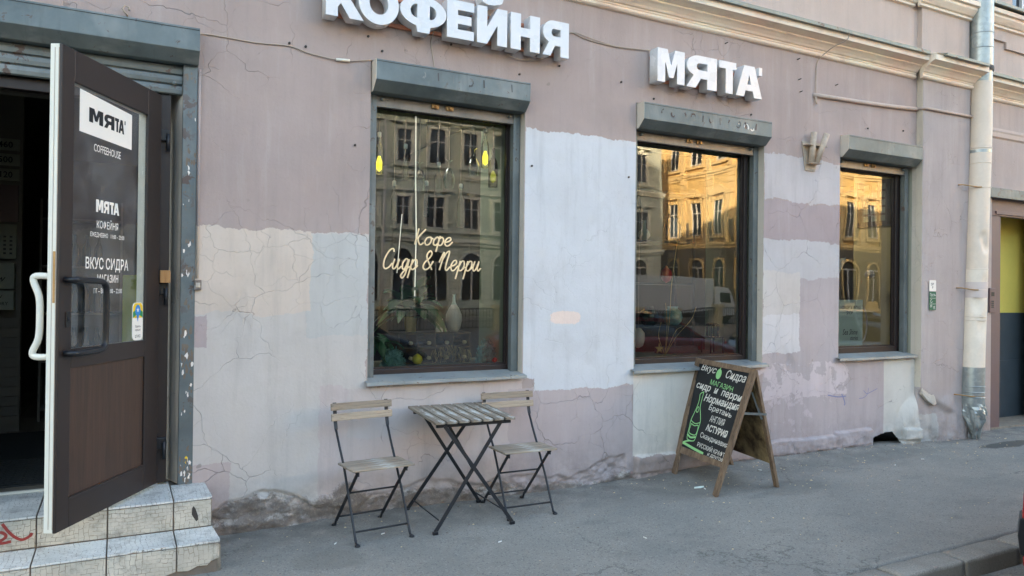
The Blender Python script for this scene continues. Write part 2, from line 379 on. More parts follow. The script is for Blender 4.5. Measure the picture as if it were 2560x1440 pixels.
M['whitepvc'] = plain("white_pvc", A(226, 230, 228), .35, .03, 7, bump=.02)
M['panel'] = wood("walnut_laminate", A(56, 46, 42), A(72, 56, 49), A(46, 37, 35), axis=2, scale=.9, rough=.45)
M['glass'] = glass("window_glass", wob=.13, dirt=.04)
M['dglass'] = glass("door_glass", tint=(.84, .88, .88, 1), ior=2.2, dirt=.22)
M['clear'] = glass("clear_glass", tint=(.86, .9, .88, 1), ior=1.6)
M['teal'] = glass("teal_glass", tint=(.25, .55, .50, 1), ior=1.6)
M['blueg'] = glass("dark_blue_glass", tint=(.10, .16, .28, 1), ior=1.6)
M['olive'] = glass("olive_glass", tint=(.16, .20, .08, 1), ior=1.6)
M['ywl'] = emis("yellow_bulb", (1, .80, .03, 1), .2)
M['streakw'] = emis("white_streak_glow", (1, .97, .86, 1), .085)  # own glow imitates bright reflections in the pane
M['ceil'] = emis("ceiling_fill_glow", (1, .98, .92, 1), 2.8)
M['bulb'] = emis("white_bulb", (1, .9, .72, 1), 4.0)
M['neon'] = plain("faint_glow_neon", A(240, 218, 190), .35, .03)
M['neon'].node_tree.nodes["Principled BSDF"].inputs["Emission Color"].default_value = (1, .80, .56, 1)
M['neon'].node_tree.nodes["Principled BSDF"].inputs["Emission Strength"].default_value = .075  # a faint glow is put into the tube material
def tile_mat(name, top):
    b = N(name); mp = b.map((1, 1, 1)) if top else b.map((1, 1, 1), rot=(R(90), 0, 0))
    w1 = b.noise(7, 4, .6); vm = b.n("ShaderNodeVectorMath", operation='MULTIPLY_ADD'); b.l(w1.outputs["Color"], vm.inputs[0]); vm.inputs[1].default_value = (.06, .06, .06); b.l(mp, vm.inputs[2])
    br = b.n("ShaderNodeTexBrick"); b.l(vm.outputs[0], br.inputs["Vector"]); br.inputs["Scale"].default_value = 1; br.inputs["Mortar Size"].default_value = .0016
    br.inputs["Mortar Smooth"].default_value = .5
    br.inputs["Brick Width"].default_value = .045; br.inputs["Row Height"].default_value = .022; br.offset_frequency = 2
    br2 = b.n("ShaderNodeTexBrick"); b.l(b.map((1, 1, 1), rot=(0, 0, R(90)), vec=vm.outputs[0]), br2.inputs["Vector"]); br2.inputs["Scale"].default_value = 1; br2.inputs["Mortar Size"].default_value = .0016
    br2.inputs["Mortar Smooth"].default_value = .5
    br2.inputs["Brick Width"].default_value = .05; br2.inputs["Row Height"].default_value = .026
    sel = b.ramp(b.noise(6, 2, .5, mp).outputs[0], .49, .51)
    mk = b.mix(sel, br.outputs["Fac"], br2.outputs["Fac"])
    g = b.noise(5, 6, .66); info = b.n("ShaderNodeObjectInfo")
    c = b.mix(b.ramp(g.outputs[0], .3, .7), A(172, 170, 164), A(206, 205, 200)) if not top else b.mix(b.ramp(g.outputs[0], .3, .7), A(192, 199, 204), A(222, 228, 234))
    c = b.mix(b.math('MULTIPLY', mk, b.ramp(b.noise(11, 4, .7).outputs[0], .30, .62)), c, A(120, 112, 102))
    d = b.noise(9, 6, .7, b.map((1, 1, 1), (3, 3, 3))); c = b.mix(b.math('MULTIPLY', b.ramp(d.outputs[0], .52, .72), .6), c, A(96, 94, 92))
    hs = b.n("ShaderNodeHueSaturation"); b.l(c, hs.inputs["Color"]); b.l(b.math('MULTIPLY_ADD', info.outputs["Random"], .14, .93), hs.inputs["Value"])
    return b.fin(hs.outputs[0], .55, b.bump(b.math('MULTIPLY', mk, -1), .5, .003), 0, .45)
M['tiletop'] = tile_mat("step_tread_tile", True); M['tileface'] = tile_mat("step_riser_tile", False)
M['grout'] = plain("dark_grout", A(118, 110, 104), .9, .2, 20)
M['concrete'] = plain("rough_concrete", A(132, 126, 118), .95, .3, 14, bump=.5)
def asphalt(name, base, hi, stains=()):
    b = N(name); g = b.noise(160, 5, .75); v = b.n("ShaderNodeTexVoronoi"); v.inputs["Scale"].default_value = 130; b.l(b.co, v.inputs["Vector"]); l_ = b.noise(.8, 5, .6); st = b.noise(3.1, 5, .62, b.map((.6, 1.4, 1)))
    sx = b.n("ShaderNodeSeparateXYZ"); b.l(v.outputs["Color"], sx.inputs[0])
    c = b.mix(b.ramp(g.outputs[0], .32, .68), base, hi); c = b.mix(b.math('MULTIPLY', b.ramp(sx.outputs[0], .9, .96), .45), c, A(176, 178, 180))
    c = b.mix(b.math('MULTIPLY', b.ramp(sx.outputs[1], .9, .95), .5), c, A(62, 66, 68))
    c = b.mix(b.math('MULTIPLY', b.ramp(l_.outputs[0], .42, .62), .32), c, A(96, 102, 106)); c = b.mix(b.math('MULTIPLY', b.ramp(st.outputs[0], .56, .72), .28), c, A(84, 88, 92))
    c = b.mix(b.math('MULTIPLY', b.ramp(st.outputs[0], .42, .28), .22), c, A(152, 154, 152))
    sp = b.n("ShaderNodeSeparateXYZ"); b.l(b.co, sp.inputs[0]); wn = b.noise(5, 5, .6)
    for (x, y, rx, ry, k, dk) in stains:
        dx = b.math('DIVIDE', b.math('SUBTRACT', sp.outputs[0], x), rx); dy = b.math('DIVIDE', b.math('SUBTRACT', sp.outputs[1], y), ry)
        d = b.math('ADD', b.math('SQRT', b.math('ADD', b.math('MULTIPLY', dx, dx), b.math('MULTIPLY', dy, dy))), b.math('MULTIPLY_ADD', wn.outputs[0], 1.1, -.55))
        c = b.mix(b.math('MULTIPLY', b.ramp(d, 1.0, .72), k), c, dk)
    cv = b.n("ShaderNodeTexVoronoi", feature='DISTANCE_TO_EDGE'); cv.inputs["Scale"].default_value = .55; cw = b.n("ShaderNodeVectorMath", operation='MULTIPLY_ADD'); b.l(b.noise(2.5, 5, .7).outputs["Color"], cw.inputs[0]); cw.inputs[1].default_value = (.5, .5, .5); b.l(b.co, cw.inputs[2]); b.l(cw.outputs[0], cv.inputs["Vector"])
    ck = b.math('MULTIPLY', b.ramp(cv.outputs["Distance"], .006, .0), b.ramp(b.noise(.7, 2).outputs[0], .46, .54)); c = b.mix(b.math('MULTIPLY', ck, .55), c, A(66, 68, 68))
    gm = b.n("ShaderNodeTexVoronoi"); gm.inputs["Scale"].default_value = 2.6; b.l(b.co, gm.inputs["Vector"]); sg = b.n("ShaderNodeSeparateXYZ"); b.l(gm.outputs["Color"], sg.inputs[0]); c = b.mix(b.math('MULTIPLY', b.ramp(gm.outputs["Distance"], .055, .04), b.math('MULTIPLY', b.ramp(sg.outputs[0], .62, .64), .4)), c, A(92, 96, 98))
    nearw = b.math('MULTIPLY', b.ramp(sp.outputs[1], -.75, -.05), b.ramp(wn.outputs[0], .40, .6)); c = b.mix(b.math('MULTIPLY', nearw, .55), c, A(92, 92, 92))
    return b.fin(c, .9, b.bump(b.math('ADD', b.math('MULTIPLY', g.outputs[0], .5), b.math('MULTIPLY', v.outputs["Distance"], .5)), .5, .004), 0, .25)
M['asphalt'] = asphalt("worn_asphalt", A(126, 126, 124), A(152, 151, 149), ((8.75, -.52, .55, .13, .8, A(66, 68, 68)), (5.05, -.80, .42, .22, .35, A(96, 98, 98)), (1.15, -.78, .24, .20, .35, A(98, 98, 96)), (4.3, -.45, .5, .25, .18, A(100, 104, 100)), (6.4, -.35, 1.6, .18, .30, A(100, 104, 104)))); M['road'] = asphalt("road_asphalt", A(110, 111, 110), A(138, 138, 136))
def granite():
    b = N("kerb_granite"); g = b.noise(110, 4, .8); n = b.noise(3, 5); ge = b.n("ShaderNodeNewGeometry"); info = b.n("ShaderNodeObjectInfo")
    c = b.mix(b.ramp(g.outputs[0], .34, .66), A(112, 112, 110), A(160, 160, 158)); c = b.mix(b.math('MULTIPLY', b.ramp(n.outputs[0], .5, .7), .4), c, A(90, 88, 84))
    sp = b.n("ShaderNodeSeparateXYZ"); b.l(b.co, sp.inputs[0]); mud = b.ramp(b.math('ADD', sp.outputs[2], b.math('MULTIPLY_ADD', n.outputs[0], .02, -.01)), -.012, -.03); c = b.mix(b.math('MULTIPLY', mud, .7), c, A(84, 80, 74))
    hs = b.n("ShaderNodeHueSaturation"); b.l(c, hs.inputs["Color"]); b.l(b.math('MULTIPLY_ADD', info.outputs["Random"], .16, .92), hs.inputs["Value"])
    return b.fin(hs.outputs[0], .85, b.bump(g.outputs[0], .6, .005), 0, .3)
M['granite'] = granite()
M['slatwood'] = wood("weathered_slat_wood", A(136, 127, 117), A(174, 163, 150), A(94, 87, 81), axis=0, scale=1.0, rough=.8)
M['tablewood'] = wood("grey_weathered_wood", A(106, 101, 95), A(156, 149, 140), A(66, 62, 60), axis=1, rough=.85, grey=A(190, 195, 198), gp=.53)
M['seatwood'] = wood("seat_weathered_wood", A(124, 116, 107), A(170, 160, 149), A(80, 74, 69), axis=0, rough=.85, grey=A(178, 182, 184), gp=.55)
M['framewood'] = wood("stained_frame_wood", A(100, 84, 72), A(144, 126, 108), A(66, 55, 48), axis=2, scale=.8, rough=.75)
M['chalk'] = plain("blackboard_face", A(34, 37, 40), .7, .35, 4, bump=.02)
M['chalkw'] = plain("white_marker", A(222, 226, 226), .8, .03)
M['chalkg'] = plain("green_marker", A(150, 214, 150), .8, .03)
def hard():
    b = N("stained_hardboard"); n = b.noise(4, 6, .65); c = b.mix(b.ramp(n.outputs[0], .4, .62), A(70, 56, 40), A(160, 142, 108))
    return b.fin(c, .9, b.bump(n.outputs[0], .2, .004))
M['hard'] = hard()
M['green'] = plain("sticker_green", A(44, 98, 74), .6, .05); M['paper'] = plain("paper_white", A(230, 232, 235), .7, .03)
M['blueink'] = plain("blue_pen", A(128, 134, 176), .8, .1); M['redspray'] = plain("red_spray", A(150, 62, 60), .7, .15)
M['ink'] = plain("black_print", (.01, .01, .012, 1), .5, .05)
M['bluest'] = plain("sticker_blue", A(40, 130, 220), .4, .02); M['yelst'] = plain("sticker_yellow", A(240, 200, 40), .4, .02); M['grnst'] = plain("sticker_grass", A(40, 140, 90), .4, .02)
M['rustdk'] = plain("rust_ghost", A(84, 70, 68), .7, .2)
M['maroon'] = plain("maroon_steel", A(108, 90, 94), .5, .1, 5)
M['yellowwall'] = plain("yellow_plaster", A(206, 196, 100), .8, .06, 4)
M['darktile'] = plain("dark_slate_tile", A(62, 74, 84), .5, .15, 6)
M['inner'] = plain("interior_wall_paint", A(150, 156, 148), .8, .05, 3); M['innerw'] = plain("interior_white_brick", A(118, 116, 112), .8, .06, 3)
M['innerd'] = plain("interior_dark_paint", A(74, 74, 72), .8, .1, 3); M['greenw'] = plain("reveal_green_grey", A(140, 164, 152), .8, .04, 3)
M['yelreveal'] = plain("reveal_pale_yellow", A(214, 202, 160), .8, .04, 3)
M['floor'] = plain("interior_floor_tile", A(120, 114, 106), .45, .1, 3); M['mat'] = plain("rubber_mat", A(46, 50, 52), .8, .2, 30)
M['darkwood'] = plain("dark_crate_wood", A(88, 74, 60), .8, .25, 8); M['leaf'] = plain("leaf_green", A(52, 108, 72), .4, .3, 6)
M['leaf2'] = plain("leaf_pale_green", A(74, 128, 86), .45, .3, 6)
M['ceramic'] = plain("pale_ceramic", A(214, 206, 204), .3, .05); M['straw'] = plain("dry_straw", A(200, 180, 130), .9, .15, 30)
M['mossteal'] = plain("teal_moss", A(120, 168, 172), .9, .35, 40); M['lemon'] = plain("lemon_skin", A(236, 222, 60), .4, .04)
M['cork'] = plain("cork_end", A(214, 196, 160), .8, .1); M['bottled'] = plain("dark_bottle_glass", A(30, 34, 30), .1, .1)
M['redb'] = plain("red_rubber", A(200, 60, 50), .4, .05); M['lime'] = plain("lime_reflection", A(160, 180, 60), .6, .03)
M['graysteel'] = plain("dark_shelf_steel", A(70, 74, 78), .5, .1)
M['cardblue'] = plain("pale_blue_card", A(222, 242, 246), .7, .03); M['brass'] = plain("dirty_brass", A(170, 140, 100), .4, .2, metal=.5)
M['woodblock'] = wood("raw_wood_block", A(170, 132, 90), A(196, 156, 110), A(140, 104, 70), axis=2)
M['carred'] = plain("red_car_paint", (.45, .012, .012, 1), .18, .02, spec=.6); M['carblack'] = plain("black_car_paint", (.012, .012, .014, 1), .15, .02, spec=.6)
M['tyre'] = plain("tyre_rubber", (.02, .02, .02, 1), .8, .1); M['rim'] = plain("alloy_rim", (.45, .46, .47, 1), .3, .05, metal=.8)
M['carglass'] = plain("tinted_car_glass", (.01, .012, .013, 1), .04, .02, spec=.8); M['redlamp'] = plain("red_lamp", (.5, .01, .01, 1), .1, .02)
M['lamp'] = plain("lamp_lens", (.6, .62, .63, 1), .1, .02); M['trucw'] = plain("truck_white", (.7, .7, .68, 1), .4, .04)
M['opp'] = plain("opposite_plaster", A(184, 198, 198), .85, .1, 2); M['opp2'] = plain("opposite_trim", A(214, 224, 224), .85, .08, 3)
M['gold'] = plain("yellow_ochre_plaster", (.62, .43, .17, 1), .85, .12, 2); M['gold2'] = plain("yellow_ochre_trim", (.70, .52, .25, 1), .85, .1, 3)
M['shadebase'] = plain("grey_brown_shade_base", (.13, .115, .085, 1), .85, .2, 3); M['wdark'] = plain("dark_pane", (.02, .024, .03, 1), .06, .1, spec=.7); M['wframe'] = plain("white_window_frame", (.6, .6, .58, 1), .5, .05)
M['stone'] = plain("balustrade_stone", A(210, 196, 160), .85, .15, 5)
M['body'] = plain("plain_building_plaster", A(190, 178, 172), .9, .1, .6); M['roofm'] = plain("roof_sheet", A(110, 112, 112), .6, .1)

# ------------------------------------------------------------------ ground
GP = [(-3, -.02), (.644, -.018), (.992, -.013), (1.32, .004), (1.85, .012), (2.5, -.003), (3.24, -.006), (3.97, .006), (4.75, .046), (5.5, .044), (6.64, .041), (7.1, .034), (7.8, .005), (8.5, -.015), (9.8, -.01), (60, 0)]
def gz(x, y):
    for (a, za), (b_, zb) in zip(GP[:-1], GP[1:]):
        if x <= b_: t = max(0, min(1, (x-a)/(b_-a))); t = t*t*(3-2*t); z = za+(zb-za)*t; break
    else: z = 0
    f = max(0, min(1, 1+(y+.02)/.55)); f = f*f*(3-2*f)
    return z*f+.003*mnoise.noise(Vector((x*1.3, y*1.3, 0)))*min(1, max(0, (y+2.3)*3))*(1 if y < -.7 else .5)
def grid(name, xs, ys, zf, mat, parent=None, smooth=True):
    nx, ny = len(xs), len(ys); vs = [(x, y, zf(x, y)) for y in ys for x in xs]
    fs = [(j*nx+i, j*nx+i+1, (j+1)*nx+i+1, (j+1)*nx+i) for j in range(ny-1) for i in range(nx-1)]
    me = bpy.data.meshes.new(name); me.from_pydata(vs, [], fs); me.polygons.foreach_set("use_smooth", [smooth]*len(fs)); me.update()
    return link(name, me, mat, parent)
def lin(a, b, n): return [a+(b-a)*i/n for i in range(n+1)]
def kerbline(x): return -2.31+.012*mnoise.noise(Vector((x*2.3, 3, 0)))
nx_ = 240; xs = lin(-8, 16, nx_); ys = lin(0.13, -2.31, 60)
vs = []
for j, y in enumerate(ys):
    for x in xs: yy = y if j < len(ys)-1 else kerbline(x); vs.append((x, yy, gz(x, yy)))
vs += [(x, kerbline(x), -.05) for x in xs]
nn = len(xs); rows = len(ys)+1
fs = [(j*nn+i, (j+1)*nn+i, (j+1)*nn+i+1, j*nn+i+1) for j in range(rows-1) for i in range(nn-1)]
me = bpy.data.meshes.new("pavement"); me.from_pydata(vs, [], fs); me.polygons.foreach_set("use_smooth", [True]*len(fs))
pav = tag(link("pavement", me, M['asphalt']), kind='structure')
tag(MB().box((16, .1, -.06), (90, -2.31, 0)).box((-70, .1, -.06), (-8, -2.31, 0)).build("far_pavement", M['asphalt']), kind='structure')
tag(MB().box((-120, -200, -.30), (160, -2.3, -.12)).box((-120, -2.3, -.30), (160, 60, -.14)).build("road", M['road']), kind='structure')
tag(MB().box((-70, -60, -.13), (100, -32.0, 0)).build("opposite_pavement", M['asphalt']), kind='structure')
kerb = tag(thing("kerb", None, None), kind='structure')
xk = 4.63-.6*14
ks = []
for i in range(30):
    L_ = .6+.01*math.sin(i*1.7)
    key = i % 3
    if len(ks) <= key:
        mb = MB(); n = 12
        prof = [(-2.325, -.05), (-2.325, -.008), (-2.333, .000), (-2.475, -.001), (-2.486, -.005), (-2.490, -.014), (-2.497, -.14)]
        vs = []
        for k in range(n+1):
            x = .004+(L_-.008)*k/n
            e_ = .006 if k in (0, n) else 0
            for (y, z) in prof:
                q = mnoise.noise(Vector((x*9, y*20+key*7, z*20))); q2 = mnoise.noise(Vector((x*3.3+key*5, y*4, z*6))); vs.append((x, y+q*.007+q2*.006, z+q*.005-e_))
        p = len(prof); fs = [(k*p+j, (k+1)*p+j, (k+1)*p+j+1, k*p+j+1) for k in range(n) for j in range(p-1)]+[tuple(range(p)), tuple(range(n*p+p-1, n*p-1, -1))]
        me = bpy.data.meshes.new("kerb_stone"); me.from_pydata(vs, [], fs); me.materials.append(M['granite']); me.polygons.foreach_set("use_smooth", [True]*len(fs)); ks.append(me)
    o = link("kerb_stone", ks[key], None, kerb); o.location = (xk, random.uniform(-.006, .006), random.uniform(-.004, .003)); xk += .6
tag(MB().box((12.6, -2.325, -.14), (90, -2.49, 0)).box((-70, -2.325, -.14), (-3.8, -2.49, 0)).box((-4, -2.33, -.14), (12.6, -2.47, -.028)).build("kerb_bed", M['granite']), kind='structure')

# ------------------------------------------------------------------ shop building
bld = thing("shop_building", "old mauve plastered street building with patched paint and peach cornice", "building")
OPEN = [(-.78, .433, -1, 3.293), (1.592, 2.868, .955, 3.293), (3.976, 5.519, .945, 3.293), (6.605, 7.861, .955, 3.293)]
def hole_h(x):   # ragged hole at the foot of the wall
    if 7.12 < x < 7.62: t = (x-7.12)/.5; return .10+.05*math.sin(t*math.pi*.8)-.11*max(0, t-.72)/.28
    return -1
def wall_y(x, z):
    v = Vector((x, 0, z)); y = .004*mnoise.noise(v*1.1)+.0016*mnoise.noise(v*6)
    e = .16+.17*mnoise.noise(Vector((x*1.7, 4, 1)))+.05*mnoise.noise(Vector((x*7, 2, 5)))
    if x > 3.9: e = .06
    if z < e+.02:      # plaster lost at the base, rough core showing
        t = max(0, min(1, (e-z)/.02)); r_ = mnoise.fractal(Vector((x*9, 0, z*13)), .8, 2.1, 5)
        y += t*(.016+.020*r_)
    if z < .3: y += .010*mnoise.fractal(Vector((x*5, 3, z*6)), 1, 2, 3)*(1-z/.3)
    if x > 4.0:
        top = .205-.02*(x-4)/3+.018*mnoise.noise(Vector((x*2.5, 0, 8)))+(.03 if 6.55 < x < 7.12 else 0)
        if 7.12 < x < 7.63: top = -1
        k = max(0, min(1, (top-z)/.012)); y -= k*(.035+.008*mnoise.fractal(Vector((x*8, 1, z*9)), 1, 2, 3))
    # bulging broken mass at the foot of the pilaster
    d = math.hypot((x-7.95)/.42, (z-.18)/.36)
    if d < 1: y -= .07*(1-d*d)*(1+.3*mnoise.noise(Vector((x*8, 2, z*8))))
    for (cx, cz, r0) in ((5.80, 1.0, .10), (.758, 1.381, .022), (.725, 1.575, .02), (5.9, .93, .07)):
        d = math.hypot((x-cx)/r0, (z-cz)/r0/1.15)
        if d < 1: y += .010*min(1, (1-d)*4)
    return y
def axis(a, b, st, cuts):
    n = max(1, round((b-a)/st)); v = lin(a, b, n); v = [q for q in v if all(abs(q-c) > st*.55 for c in cuts)]+[c for c in cuts if a <= c <= b]; return sorted(v)
cx_ = [c for o in OPEN for c in o[:2] if -2.5 < c < 7.86]; xs = axis(-2.5, 7.86, .0125, cx_+[-2.5, 7.86])
xs = sorted(set(xs+[7.1+.0075*i for i in range(74)])); xs = [x for i, x in enumerate(xs) if i == 0 or x-xs[i-1] > .003]
zs = axis(-.12, .5, .010, [-.12])[:-1]+axis(.5, 4.3, .035, [.955, .945, 3.293, .5, 4.3])
vi = {}; vs = []; fs = []
def gv(i, j):
    k = (i, j)
    if k not in vi: vi[k] = len(vs); vs.append((xs[i], wall_y(xs[i], zs[j]), zs[j]))
    return vi[k]
for j in range(len(zs)-1):
    for i in range(len(xs)-1):
        xm = (xs[i]+xs[i+1])/2; zm = (zs[j]+zs[j+1])/2
        if any(a < xm < b_ and c < zm < d for a, b_, c, d in OPEN) or zm < hole_h(xm): continue
        fs.append((gv(i, j), gv(i+1, j), gv(i+1, j+1), gv(i, j+1)))
me = bpy.data.meshes.new("wall"); me.from_pydata(vs, [], fs); me.polygons.foreach_set("use_smooth", [True]*len(fs)); link("wall", me, M['wall'], bld)
MB().box((6.95, .02, -.12), (7.8, .5, -.10)).box((6.95, .5, -.12), (7.8, .52, .3)).build("crevice_back", M['concrete'], bld)
# reveals
mb = MB()
for a, b_, c, d in OPEN[1:]:
    mb.add([(a, 0, c-.04), (a, .14, c-.04), (a, .14, d), (a, 0, d)], [(0, 1, 2, 3)]); mb.add([(b_, .0 if b_ < 7 else .006, c-.04), (b_, .14, c-.04), (b_, .14, d), (b_, .0 if b_ < 7 else .006, d)], [(3, 2, 1, 0)])
    mb.add([(a, 0, d), (b_, 0, d), (b_, .14, d), (a, .14, d)], [(0, 1, 2, 3)]); mb.add([(a, 0, c), (b_, 0, c), (b_, .2, c), (a, .2, c)], [(3, 2, 1, 0)])
mb.build("window_reveal", M['cream'], bld, fixn=False)
# pilaster: front, left side
mb = MB(); xs2 = lin(7.861, 8.75, 36); zs2 = lin(-.12, .9, 60)[:-1]+lin(.9, 4.3, 60)
def pil_y(x, z):
    v = Vector((x, 5, z)); y = -.07+.003*mnoise.noise(v*1.5)
    if z < .62:
        cutx = 7.86+.62*max(0, min(1, (.62-z)/.32)); t = max(0, min(1, (cutx-x)/.12)); y += t*.045   # the arris is broken away
        y += .03*mnoise.fractal(Vector((x*4, 1, z*4)), 1, 2, 4)*(1-z/.62)
    d = math.hypot((x-8.35)/.22, (z-.12)/.4)
    if d < 1: y -= .05*(1-d*d)
    return y
n2 = len(xs2); vs = [(x, pil_y(x, z), z) for z in zs2 for x in xs2]; fs = [(j*n2+i, j*n2+i+1, (j+1)*n2+i+1, (j+1)*n2+i) for j in range(len(zs2)-1) for i in range(n2-1)]
o_ = len(vs); vs += [(7.861, .005, z) for z in zs2]; fs += [(o_+j, j*n2, (j+1)*n2, o_+j+1) for j in range(len(zs2)-1)]
o_ = len(vs); vs += [(8.75, .11, z) for z in zs2]; fs += [(j*n2+n2-1, o_+j, o_+j+1, (j+1)*n2+n2-1) for j in range(len(zs2)-1)]
me = bpy.data.meshes.new("pilaster"); me.from_pydata(vs, [], fs); me.polygons.foreach_set("use_smooth", [i < (len(zs2)-1)*(n2-1) for i in range(len(fs))]); link("pilaster", me, M['pil'], bld)
# broken cream patch at the pilaster's foot
mb = MB(); pts = [(7.87, .66), (7.96, .67), (8.04, .58), (8.13, .50), (8.17, .42), (8.12, .40), (8.0, .46), (7.90, .54)]
mb.prism(pts, lambda p: Vector((p[0], -.066+.012*mnoise.noise(Vector((p[0]*20, 0, p[1]*20))), p[1])), lambda p: Vector((p[0], -.03, p[1]))); mb.build("plaster_patch", M['cream'], bld, .006)
# right-hand wall, set back
RW = .10
mb = MB()
for x0, x1, z0, z1 in ((8.75, 9.49, -.12, 2.92), (8.75, 14, 2.92, 4.3), (10.9, 14, -.12, 2.92)): mb.box((x0, RW, z0), (x1, RW+.35, z1))
mb.build("set_back_wall", M['wall_r'], bld)
mb = MB().profile_x([(RW, 3.72), (RW-.02, 3.715), (RW-.028, 3.68), (RW-.02, 3.66), (RW-.02, 3.61), (RW, 3.59)], 8.7, 14); mb.build("string_course", M['upper'], bld)
# cornice
def cprof(y0, dz=0):
    p = [(0, 4.045), (-.022, 4.05), (-.034, 4.062), (-.034, 4.075), (-.022, 4.088), (-.03, 4.094), (-.03, 4.108), (-.045, 4.112), (-.058, 4.13), (-.082, 4.152), (-.098, 4.162), (-.105, 4.166), (-.105, 4.180), (-.120, 4.186), (-.150, 4.200), (-.165, 4.206), (-.185, 4.206), (-.185, 4.268), (-.2, 4.274)]
    return [(y+y0, z+dz) for y, z in p]+[(y0+.02, 4.32+dz)]
def wavy(prof, x0, x1, n, amp=.004):
    mb = MB(); k = len(prof); vs = []
    for i in range(n+1):
        x = x0+(x1-x0)*i/n
        for j, (y, z) in enumerate(prof): q = mnoise.noise(Vector((x*2.2, j*.13, 1.5)))*amp+mnoise.noise(Vector((x*11, j*.3, 4)))*amp*.3; vs.append((x, y+q, z+q*.6))
    mb.add(vs, [(i*k+j, (i+1)*k+j, (i+1)*k+j+1, i*k+j+1) for i in range(n) for j in range(k-1)]+[tuple(range(k-1, -1, -1)), tuple(range(n*k, n*k+k))]); return mb
wavy(cprof(0), -3, 7.80, 160).build("cornice", M['cornice'], bld)
wavy(cprof(-.075, -.004), 7.80, 8.78, 16, .003).build("cornice_over_pilaster", M['cornice'], bld)
wavy(cprof(RW, .0), 8.78, 14, 60, .003).build("cornice_set_back", M['cornice'], bld)
fx = -3.0
for L_ in (1.9, 1.35, 2.05, 1.7, 1.62, 2.12):     # zinc sheets lapped over one another
    x1 = min(fx+L_+.02, 7.80); dz = random.uniform(-.003, .003)
    wavy([(-.19, 4.262+dz), (-.222, 4.262+dz), (-.222, 4.296+dz), (.0, 4.345+dz)], fx, x1, 14, .004).build("flashing_sheet", M['flash'], bld); fx += L_
wavy([(-.28, 4.252), (-.302, 4.254), (-.302, 4.282), (-.07, 4.33)], 7.93, 8.72, 8, .004).build("flashing_sheet", M['flash'], bld)
for a_, b_ in ((8.78, 10.3), (10.3, 14)): wavy([(-.085, 4.262), (-.122, 4.262), (-.122, 4.296), (.10, 4.345)], a_, b_, 12, .003).build("flashing_sheet", M['flash'], bld)
# thin stucco conduit line under the cornice
mb = MB().tube([(6.19, -.012, 3.655), (6.5, -.014, 3.662), (6.9, -.014, 3.672), (7.4, -.014, 3.69), (7.84, -.016, 3.715)], .022, 8); mb.build("conduit", M['upper'], bld)
MB().tube([(7.84, -.02, 3.715), (7.86, -.085, 3.717), (8.3, -.085, 3.722), (8.745, -.085, 3.725)], .016, 8).build("conduit", M['upper'], bld)
# upper storey (sheet above the ledge), its band and body
mb = MB().box((-14, .0, 4.3), (7.86, .3, 17.4)).box((7.86, -.055, 4.3), (8.74, .3, 17.4)).box((8.74, RW, 4.3), (9.9, .4, 17.4)).box((9.9, RW, 4.3), (11.6, .4, 5.16)).box((9.9, RW, 7.2), (11.6, .4, 17.4)).box((11.6, RW, 4.3), (40, .4, 17.4))
mb.build("upper_wall", M['upper'], bld)
bandp = lambda y0, z0: [(y0, z0), (y0-.03, z0+.01), (y0-.03, z0+.035), (y0-.05, z0+.045), (y0-.09, z0+.10), (y0-.09, z0+.13), (y0-.12, z0+.14), (y0-.12, z0+.19), (y0, z0+.21)]
MB().profile_x(bandp(-.055, 4.84), 7.78, 8.8).profile_x(bandp(0, 4.84), -8, 7.78).profile_x(bandp(RW, 4.95), 8.78, 14).build("storey_band", M['cornice'], bld)
MB().profile_x([(RW, 4.80), (RW-.03, 4.80), (RW-.03, 4.87), (RW, 4.88)], 8.8, 9.7).profile_x([(RW, 4.72), (RW-.03, 4.72), (RW-.03, 4.80), (RW, 4.81)], 9.72, 14).build("panel_moulding", M['upper'], bld)
wavy([(-.02, 5.165), (-.06, 5.165), (-.06, 5.2), (.3, 5.23)], 9.0, 12, 10, .004).build("upper_sill_sheet", M['flash'], bld)
uw = MB().box((9.9, .2, 5.2), (9.98, .28, 7.2)).box((11.5, .2, 5.2), (11.6, .28, 7.2)).box((10.7, .2, 5.2), (10.78, .28, 7.2)).box((9.98, .2, 5.2), (11.5, .28, 5.28)).box((10.3, .2, 5.28), (10.34, .28, 7.2)).build("window", M['wframe'], bld)
MB().box((9.98, .235, 5.28), (11.5, .24, 7.2)).build("pane", M['wdark'], uw)
# hidden bulk: rear, sides and roof
tag(MB().box((-14, .45, 4.0), (40, 12, 17)).box((-14, 7.2, -.1), (40, 12, 4)).box((-14, .02, -.1), (-2.5, 7.2, 4)).box((13.95, .12, -.1), (40, 7.2, 4.0)).build("rear_block", M['body'], bld))
tag(MB().box((-75, .0, -.1), (-14.02, 12, 25)).build("shading_neighbour", M['body']), "unseen plain plastered building left of the shop house, made tall to shade the street", "building")  # out of view, height set for the shadow it throws across the street

